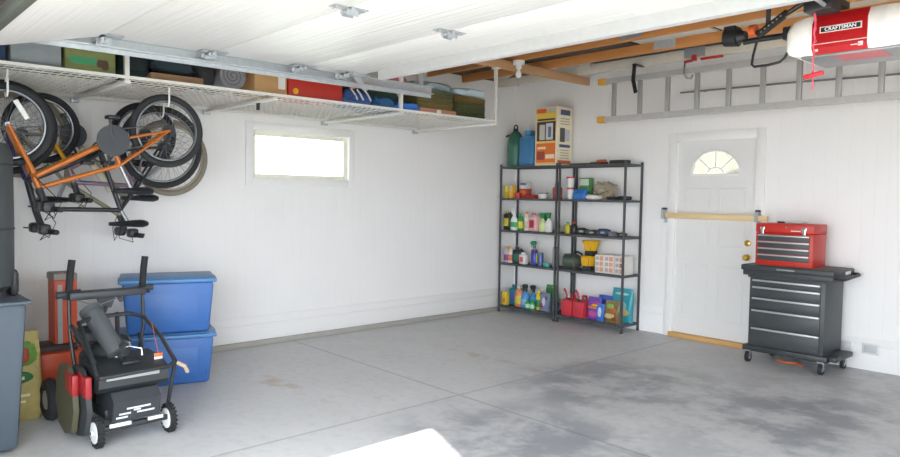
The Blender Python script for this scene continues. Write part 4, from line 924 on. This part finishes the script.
# ------------------------------------------------------------------ ladder on hooks
LY, LZT, LZB, LX0, LX1 = -.50, 2.69, 2.292, 1.66, 6.3
ld = T('extension_ladder', 'long aluminium ladder hung sideways under the trusses along the back wall', 'ladder', (LX0, LY, LZB))
for z in (LZT, LZB):
    MB().b2((LX0, LY - .026, z - .028), (LX1, LY + .026, z + .028), .004).build('side_rail', ALU, ld, True, smooth=0)
    q = MB().b2((LX0 - .085, LY - .036, z - .034), (LX0 + .005, LY + .034, z + .034), .008).build('yellow_foot', mat('#dba43a', .6), ld, True)
x = 1.765
i = 0
while x < LX1:
    MB().b2((x - .021, LY - .018, LZB), (x + .021, LY + .018, LZT), .004).build('rung', mat('#a9aaa8', .45, .3), ld, True)
    x += .3095
MB().b2((4.30, LY - .07, LZB - .012), (5.6, LY - .036, LZB + .03), .003)
hk = MB()
hk.tube([(2.60, -.38, 2.83), (2.60, -.44, 2.80), (2.60, -.575, 2.76), (2.60, -.585, 2.66), (2.60, -.54, 2.62), (2.60, -.45, 2.625), (2.60, -.42, 2.66)], .009, 8)
h1 = T('utility_hook', 'bare metal utility hook with red tip holding the ladder', 'hook', (2.60, -.5, 2.82), group='ladder hooks')
hk.build('hook_arm', CHROME, h1, True)
MB().cyl((2.60, -.44, 2.80), (2.60, -.575, 2.765), .014, seg=8).box((2.60, -.40, 2.83), (.05, .02, .06), .004).build('red_coating', mat('#c22b22', .5), h1, True)
st = MB(); st.box((2.02, -.54, 2.74), (.04, .008, .18), M=Matrix.Rotation(R(4), 4, 'Y')).box((2.035, -.545, 2.60), (.04, .008, .14), M=Matrix.Rotation(R(-14), 4, 'Y')).b2((2.0, -.545, 2.818), (2.04, -.36, 2.826))
tag(st.build('black_strap', BLACK, loc=(2.02, -.5, 2.6)), 'black webbing strap looped over the ladder near its left end', 'strap')
tag(MB().tube([(2.25, -.02, 2.57), (3.3, -.03, 2.555), (4.3, -.03, 2.53), (5.4, -.03, 2.52)], .009, 8).tube([(2.5, -.02, 2.565), (2.5, .04, 2.565)], .007, 6).tube([(4.6, -.03, 2.528), (4.6, .04, 2.528)], .007, 6).build('thin_rod', mat('#7d7f80', .5), loc=(2.25, -.02, 2.57)), 'thin grey rod mounted on the back wall behind the ladder', 'rod')
rc_ = tag(MB().box((2.78, -.405, 2.808), (.22, .03, .022), .005).build('red_clamp', mat('#c9332a', .45), loc=(2.78, -.55, 2.79)), 'short red bar clamp lying along the truss above the ladder', 'clamp')

# ------------------------------------------------------------------ garage door opener with pull cord
op = T('garage_door_opener', 'white garage door opener with a red centre band, hung at upper right', 'opener', (4.86, -3.0, 2.19))
YO = -3.2
def shell(xa, xb, m, nm, k=0):
    pr = [(YO - k, 2.215), (YO - .0 - k, 2.33), (YO + .03, 2.375 + k), (YO + .33, 2.375 + k), (YO + .36, 2.33), (YO + .36, 2.19), (YO + .02, 2.19)]
    return MB().prism(pr, 'X', xa, xb).build(nm, m, op, True)
shell(4.70, 5.02, WHITE, 'housing')
for s_, xe, xs in ((-1, 4.58, 4.70), (1, 5.16, 5.02)):      # rounded end caps
    q = MB(); rings = []
    for k in range(7):
        a = k / 6 * PI / 2; xx = xs + (xe - xs) * math.sin(a); f = .45 + .55 * math.cos(a) ** .7 if k < 6 else .40
        zc = 2.275; pr = [(YO, 2.215), (YO, 2.33), (YO + .03, 2.375), (YO + .33, 2.375), (YO + .36, 2.33), (YO + .36, 2.19), (YO + .02, 2.19)]
        rings.append([q.bm.verts.new((xx, YO + .18 + (p[0] - YO - .18) * (.7 + .3 * math.cos(a)), zc + (p[1] - zc) * f)) for p in pr])
    q.skin(rings); q.build('lamp_lens', mat('#f1f0ea', .3), op, True)
cb_ = shell(4.715, 4.95, mat('#ae161b', .4), 'red_cover', .004)
MB().b2((4.712, YO - .0055, 2.232), (4.953, YO - .003, 2.236)).build('cover_seam', mat('#e8b4b4', .4), op, True)
MB().b2((4.75, YO - .0065, 2.283), (4.928, YO - .004, 2.312)).build('name_plate', mat('#d9d6d2', .4), op, True)
MB().b2((4.755, YO - .0075, 2.287), (4.923, YO - .006, 2.308)).build('name_plate_face', mat('#22211f', .4), op, True)
text_obj('CRAFTSMAN', .0235, WHT, op, Matrix.Translation(Vector((4.839, YO - .008, 2.2975)) - Vector((4.86, -3.0, 2.19))) @ FACE_NEG_Y, 'name_lettering')
MB().b2((4.885, YO - .0065, 2.209), (4.925, YO - .004, 2.213)).b2((4.915, YO - .0065, 2.203), (4.935, YO - .004, 2.222)).b2((4.725, YO - .0065, 2.200), (4.745, YO - .004, 2.212)).build('white_marks', mat('#eed0cc', .5), op, True)
MB().b2((4.66, YO + .02, 2.178), (5.08, YO + .34, 2.191), .004).build('underside_plate', mat('#8f9190', .4, .4), op, True)
MB().b2((4.80, YO + .03, 2.176), (5.0, YO + .20, 2.179)).build('red_underlabel', mat('#b8565a', .4), op, True)
for x in (4.68, 5.04): MB().b2((x - .015, YO + .16, 2.36), (x + .015, YO + .163, 2.845)).b2((x - .06, YO + .15, 2.838), (x + .06, YO + .20, 2.848)).build('hanger_strap', GALV, op, True)
MB().b2((4.80, -6.48, 2.40), (4.84, YO + .10, 2.43)).b2((4.79, -6.5, 2.385), (4.85, -6.44, 2.45)).build('rail', mat('#3b3d3e', .4, .6), op, True)
tr_ = MB().b2((4.73, -3.36, 2.355), (4.85, -3.24, 2.41), .006).build('trolley', BLACK, op, True)
MB().tube([(4.82, -3.30, 2.37), (4.82, -3.60, 2.39), (4.82, -3.87, 2.36)], .010, 6).build('door_arm', GALV, tr_, True)
op.location.z -= .03
pc = T('release_cord', 'red emergency release cord with red T handle hanging beside the opener', 'cord', (4.76, -3.30, 2.04))
cd = [(4.762 + .004 * math.sin(k * 1.9), -3.30 + .004 * math.cos(k * 1.9), 2.36 - k * .0205) for k in range(16)]
MB().tube(cd, .004, 6).tube([(p[0] + .006 * math.sin(k * 2.3 + 2), p[1] + .004, p[2]) for k, p in enumerate(cd[:9])], .004, 6).tube([(4.762, -3.30, 2.04), (4.764, -3.30, 2.005), (4.762, -3.30, 1.975)], .0035, 6).build('rope', mat('#e0566a', .7), pc, True)
MB().box((4.765, -3.30, 2.047), (.088, .02, .020), .006, M=Matrix.Rotation(R(-9), 4, 'Y')).build('pull_handle', mat('#c9202c', .4), pc, True)

# ------------------------------------------------------------------ black tool hanging from the trusses
tt = T('string_trimmer', 'black string trimmer with orange collar and wire guard hung under the trusses', 'trimmer', (3.95, -2.2, 2.5))
Y_ = -2.2
MB().cyl((3.80, Y_, 2.545), (3.885, Y_, 2.535), .062, seg=20).cyl((3.885, Y_, 2.535), (3.935, Y_, 2.535), .045, .03, seg=20).box((3.84, Y_, 2.59), (.08, .09, .035), .008).build('motor_housing', PLASTIC, tt, True)
MB().tube([(3.92, Y_, 2.495), (4.03, Y_, 2.50), (4.19, Y_, 2.498)], .018, 10).build('lower_tube', BLACK, tt, True)
MB().cyl((3.975, Y_ - .03, 2.555), (4.015, Y_ - .03, 2.555), .036, seg=16).build('orange_collar', mat('#d9602a', .5), tt, True)
sh_ = MB().box((4.115, Y_ - .03, 2.575), (.22, .03, .045), .006, M=Matrix.Rotation(R(-32), 4, 'Y')).tube([(4.20, Y_ - .03, 2.625), (4.30, Y_ - .03, 2.675), (4.42, Y_ - .03, 2.70)], .016, 8).build('shaft', BLACK, tt, True)
ml = MB()
for k in range(6): ml.box((4.05 + k * .024, Y_ - .047, 2.535 + k * .0155), (.012, .002, .010), M=Matrix.Rotation(R(-32), 4, 'Y'))
ml.build('pale_print_marks', mat('#8c8c84', .6), sh_, True)
MB().tube([(4.20, Y_ - .04, 2.60), (4.32, Y_ - .04, 2.655)], .005, 6).build('tan_cable', mat('#b08d5e', .6), tt, True)
MB().tube([(4.005, Y_, 2.485), (3.985, Y_, 2.40), (3.978, Y_, 2.345), (3.995, Y_, 2.328), (4.08, Y_, 2.328), (4.155, Y_, 2.338), (4.185, Y_, 2.36), (4.20, Y_, 2.39)], .0085, 8).build('wire_guard', BLACK, tt, True)
MB().box((4.20, Y_ + .01, 2.51), (.06, .06, .08), .01).build('battery_block', PLASTIC, tt, True)
MB().b2((4.045, Y_ + .03, 2.56), (4.075, Y_ + .034, 2.819)).b2((4.045, Y_ - .02, 2.556), (4.075, Y_ + .034, 2.56)).build('hanger_strap', mat('#4a4c4e', .5), tt, True)
# bare bulb fixture
bu = T('bulb_holder', 'white porcelain lampholder with bare bulb under the pale board', 'light', (1.30, -1.48, 2.705))
MB().cyl((0, 0, .114), (0, 0, .075), .06, seg=24).cyl((0, 0, .075), (0, 0, .035), .03, seg=16).build('porcelain_base', WHITE, bu)
MB().lathe([(.013, .035), (.015, .02), (.028, -.01), (.031, -.03), (.024, -.052), (.001, -.062)], seg=18).build('bulb', mat('#f4f4f0', .25), bu)

# ------------------------------------------------------------------ door bar with brackets
br = T('security_bar', 'pale pine bar across the entry door at chest height', 'bar', (2.65, -.02, 1.29))
MB().b2((2.13, -.045, 1.262), (3.20, -.012, 1.318), .003).build('timber', PINE, br, True)
for x in (2.105, 3.10):
    b_ = T('bar_bracket', 'grey steel hook bracket beside the ' + ('left' if x < 2.5 else 'right') + ' door casing', 'bracket', (x, 0, 1.3))
    MB().b2((x - .016, .018, 1.21), (x + .016, .0215, 1.37)).b2((x - .016, -.052, 1.252), (x + .016, .02, 1.2585)).b2((x - .016, -.056, 1.252), (x + .016, -.050, 1.35)).build('plate', GALV, b_, True)
    MB().cyl((x, -.055, 1.36), (x, .02, 1.36), .012, seg=10).build('bolt', DARKGREY, b_, True)

# ------------------------------------------------------------------ rolling tool cabinet and red chest
CG = mat('#3a3e40', .45); CGD = mat('#2d3133', .45); SIL = mat('#b9bcbd', .35, .5)
x0, x1, y0, y1 = 3.245, 3.885, -.46, -.04
cb = T('rolling_tool_cabinet', 'dark grey rolling tool cabinet with silver drawer pulls by the door', 'tool cabinet', (3.55, -.26, 0))
MB().b2((x0, y0, .155), (x1, y1, .775), .004).build('carcass', CG, cb, True)
MB().b2((x0 - .045, y0 - .015, .10), (x1 + .035, y1 + .02, .155), .01).b2((x1 + .035, y0 + .01, .115), (x1 + .10, y1 - .0, .16), .01).build('base_frame', CGD, cb, True)
rows = [(.725, .765), (.655, .715), (.565, .645), (.445, .555), (.175, .435)]
rows = [(.722, .765), (.652, .715), (.560, .645), (.452, .553), (.275, .445), ]
for i, (za, zb) in enumerate(((.703, .758), (.603, .695), (.494, .595), (.331, .486), (.168, .323))):
    d_ = MB().b2((x0 + .03, y0 - .012, za), (x1 - .035, y0 + .003, zb), .003).build('drawer', CG, cb, True)
    MB().b2((x0 + .032, y0 - .028, zb - .018), (x1 - .037, y0 - .010, zb - .002), .003).build('drawer_pull', SIL, d_, True)
MB().b2((x0 - .07, y0 - .045, .835), (x1 + .075, y1 + .03, .885), .012).b2((x0 - .055, y0 - .03, .790), (x1 + .06, y1 + .02, .838), .006).b2((x0 - .01, y0 - .02, .772), (x1 + .02, y1 + .01, .792)).build('top_tray', mat('#34383a', .5), cb, True)
MB().b2((x0 + .25, y0 - .048, .855), (x0 + .40, y0 - .044, .867)).build('maker_plate', mat('#8a8d8e', .4), cb, True)
gr = MB()
for k in range(5): gr.cyl((x0 + .06 + k * .115, y0 - .036, .805), (x0 + .06 + k * .115, y0 - .028, .805), .010, seg=10)
gr.build('tray_screws', BLACK, cb, True)
MB().b2((x0 + .05, y0 + .0, .883), (x1 + .02, y1 + .01, .888)).build('top_mat', mat('#6f706e', .7), cb, True)
MB().tube([(x1 + .06, y0 + .02, .82), (x1 + .12, y0 + .03, .815), (x1 + .135, y0 + .07, .82), (x1 + .135, y1 - .05, .835), (x1 + .12, y1 - .01, .84), (x1 + .06, y1, .84)], .013, 8).build('push_handle', BLACK, cb, True)
MB().b2((x1 + .076, y0 + .22, .842), (x1 + .079, y0 + .34, .868)).build('white_sticker', WHITE, cb, True)
for (cx, cy) in ((x0 + .01, y0 - .005), (x1 - .01, y0 - .005), (x0 + .06, y1 - .02), (x1 + .03, y1 - .02)):
    w_ = MB().cyl((cx - .014, cy, .049), (cx + .014, cy, .049), .049, seg=24).build('caster_wheel', BLACK, cb, True)
    MB().b2((cx - .022, cy - .018, .045), (cx - .017, cy + .018, .112)).b2((cx + .017, cy - .018, .045), (cx + .022, cy + .018, .112)).b2((cx - .028, cy - .028, .10), (cx + .028, cy + .028, .112)).build('caster_fork', CHROME, w_, True)
    MB().cyl((cx - .0145, cy, .045), (cx + .0145, cy, .045), .02, seg=12).build('caster_hub', mat('#a7aaac', .4), w_, True)
tb_ = T('tool_chest', 'red portable tool chest with four grey drawers on top of the cabinet', 'tool chest', (3.52, -.30, .889))
tx0, tx1, ty0, ty1, tz0, tz1 = 3.275, 3.765, -.44, -.14, .889, 1.262
TR = mat('#b8281c', .4)
MB().b2((tx0, ty0, tz0), (tx1, ty1, tz1 - .085), .006).build('case', TR, tb_, True)
lid = MB().b2((tx0 - .002, ty0 - .004, tz1 - .083), (tx1 + .002, ty1 + .002, tz1), .008).build('lid', TR, tb_, True)
for i in range(4):
    za = tz0 + .045 + i * .058
    d_ = MB().b2((tx0 + .022, ty0 - .010, za), (tx1 - .03, ty0 + .003, za + .052), .002).build('drawer', mat('#3b4042', .45), tb_, True)
    MB().b2((tx0 + .022, ty0 - .018, za + .040), (tx1 - .03, ty0 - .008, za + .052), .002).build('drawer_pull', SIL, d_, True)
for x in (tx0 + .06, tx1 - .075): MB().b2((x - .014, ty0 - .014, tz1 - .098), (x + .014, ty0 - .003, tz1 - .035), .003).b2((x - .020, ty0 - .010, tz1 - .055), (x + .020, ty0 - .003, tz1 - .030), .002).build('latch', CHROME, tb_, True)
MB().b2((tx0 + .305, ty0 - .007, tz1 - .064), (tx0 + .385, ty0 - .003, tz1 - .056)).build('name_strip', mat('#d9d9d2', .4), tb_, True)
MB().cyl((tx0 + .265, ty0 - .008, tz1 - .03), (tx0 + .265, ty0 - .002, tz1 - .03), .008, seg=12).build('lock', CHROME, tb_, True)
tag(MB().blob((3.56, -.27, tz1 + .012), (.17, .10, .022), 91, .3, .7).build('white_rag', mat('#e7e2dc', .9), loc=(3.56, -.27, tz1)), 'crumpled white rag lying on the red tool chest', 'rag')
sd_ = T('screwdriver', 'small red-brown handled tool lying on the tool chest beside the rag', 'tool', (3.46, -.30, tz1 + .009))
MB().cyl((-.055, 0, 0), (.005, 0, 0), .009, seg=10).build('handle', mat('#6b2a22', .5), sd_)
MB().cyl((.005, 0, 0), (.05, .01, -.004), .003, seg=6).build('shank', STEEL, sd_)
tag(MB().tube([(3.42, -.24, .012), (3.50, -.28, .010), (3.60, -.25, .012), (3.66, -.30, .010)], .010, 8).build('orange_cord', mat('#c9623a', .6), loc=(3.5, -.26, 0)), 'short orange cord on the floor under the tool cabinet', 'cord')
# wall outlets
def outlet(x, label):
    o = T('outlet_cover', label, 'outlet', (x, YB - .012, .19))
    MB().box((0, -.004, 0), (.135, .008, .095), .003).build('cover_plate', mat('#d5d6d5', .4), o)
    MB().box((0, -.012, .002), (.10, .014, .065), .006).build('flap', mat('#b9bcbd', .4), o)
    return o
outlet(4.10, 'square grey outlet cover low on the back wall right of the cabinet')
outlet(3.90, 'square outlet cover low on the back wall half behind the cabinet')
# dark clip on the rack underside
tag(MB().box((.95, -4.12, 2.135), (.03, .02, .05), .004).box((.95, -4.12, 2.16), (.05, .012, .012)).build('dark_clip', BLACK, loc=(.95, -4.19, 2.14)), 'small dark clip under the rack above the window', 'clip')

# ------------------------------------------------------------------ light
wd = bpy.data.worlds.new('World'); sc.world = wd; wd.use_nodes = True
N = wd.node_tree.nodes; L = wd.node_tree.links; bg = N['Background']
bg.inputs[0].default_value = (.86, .92, 1.0, 1); bg.inputs[1].default_value = 3.0
sn_l = bpy.data.lights.new('sun', 'SUN'); sn_l.energy = 6; sn_l.angle = R(.5); sn_l.color = (1, .95, .87)
so = bpy.data.objects.new('sun', sn_l); col.objects.link(so); so.rotation_euler = (R(51.3), 0, 0); so.location = (4, -12, 9)
pl_ = bpy.data.lights.new('sky_portal', 'AREA'); pl_.shape = 'RECTANGLE'; pl_.size = 4.7; pl_.size_y = 2.2
po = bpy.data.objects.new('sky_portal', pl_); col.objects.link(po); po.location = (4.42, YF - .1, 1.11); po.rotation_euler = (R(90), 0, 0)
pl_.cycles.is_portal = True

p2 = bpy.data.lights.new('added_window_portal', 'AREA'); p2.shape = 'RECTANGLE'; p2.size = 1.5; p2.size_y = 3.5  # portal for the added window in the right wall
p2o = bpy.data.objects.new('added_window_portal', p2); col.objects.link(p2o); p2o.location = (XR + .16, -4.3, 1.55); p2o.rotation_euler = (0, R(90), 0)
p2.cycles.is_portal = True
# ------------------------------------------------------------------ camera
cam_d = bpy.data.cameras.new('camera'); cam = bpy.data.objects.new('camera', cam_d); col.objects.link(cam)
cam_d.sensor_fit = 'HORIZONTAL'; cam_d.sensor_width = 36; cam_d.lens = 36 * 693.0957 / 900; cam_d.clip_start = .02
rows = [(0.6748071879985911, -0.04622694909911608, 0.7365448582417923), (0.737830072731569, 0.021219915020512153, -0.6746528729498229), (0.01555772471673789, 0.9987055543970456, 0.04842698440052022)]
m4 = Matrix(rows).to_4x4(); q = m4.to_quaternion()
cam.rotation_mode = 'QUATERNION'; cam.rotation_quaternion = q; cam.location = (6.017, -6.698, 1.47)
sc.camera = cam
sc.view_settings.view_transform = 'Standard'; sc.view_settings.look = 'None'; sc.view_settings.gamma = 1
sc.view_settings.use_curve_mapping = False; sc.view_settings.exposure = 1.85
sc.cycles.use_denoising = True; sc.cycles.max_bounces = 10; sc.cycles.diffuse_bounces = 8
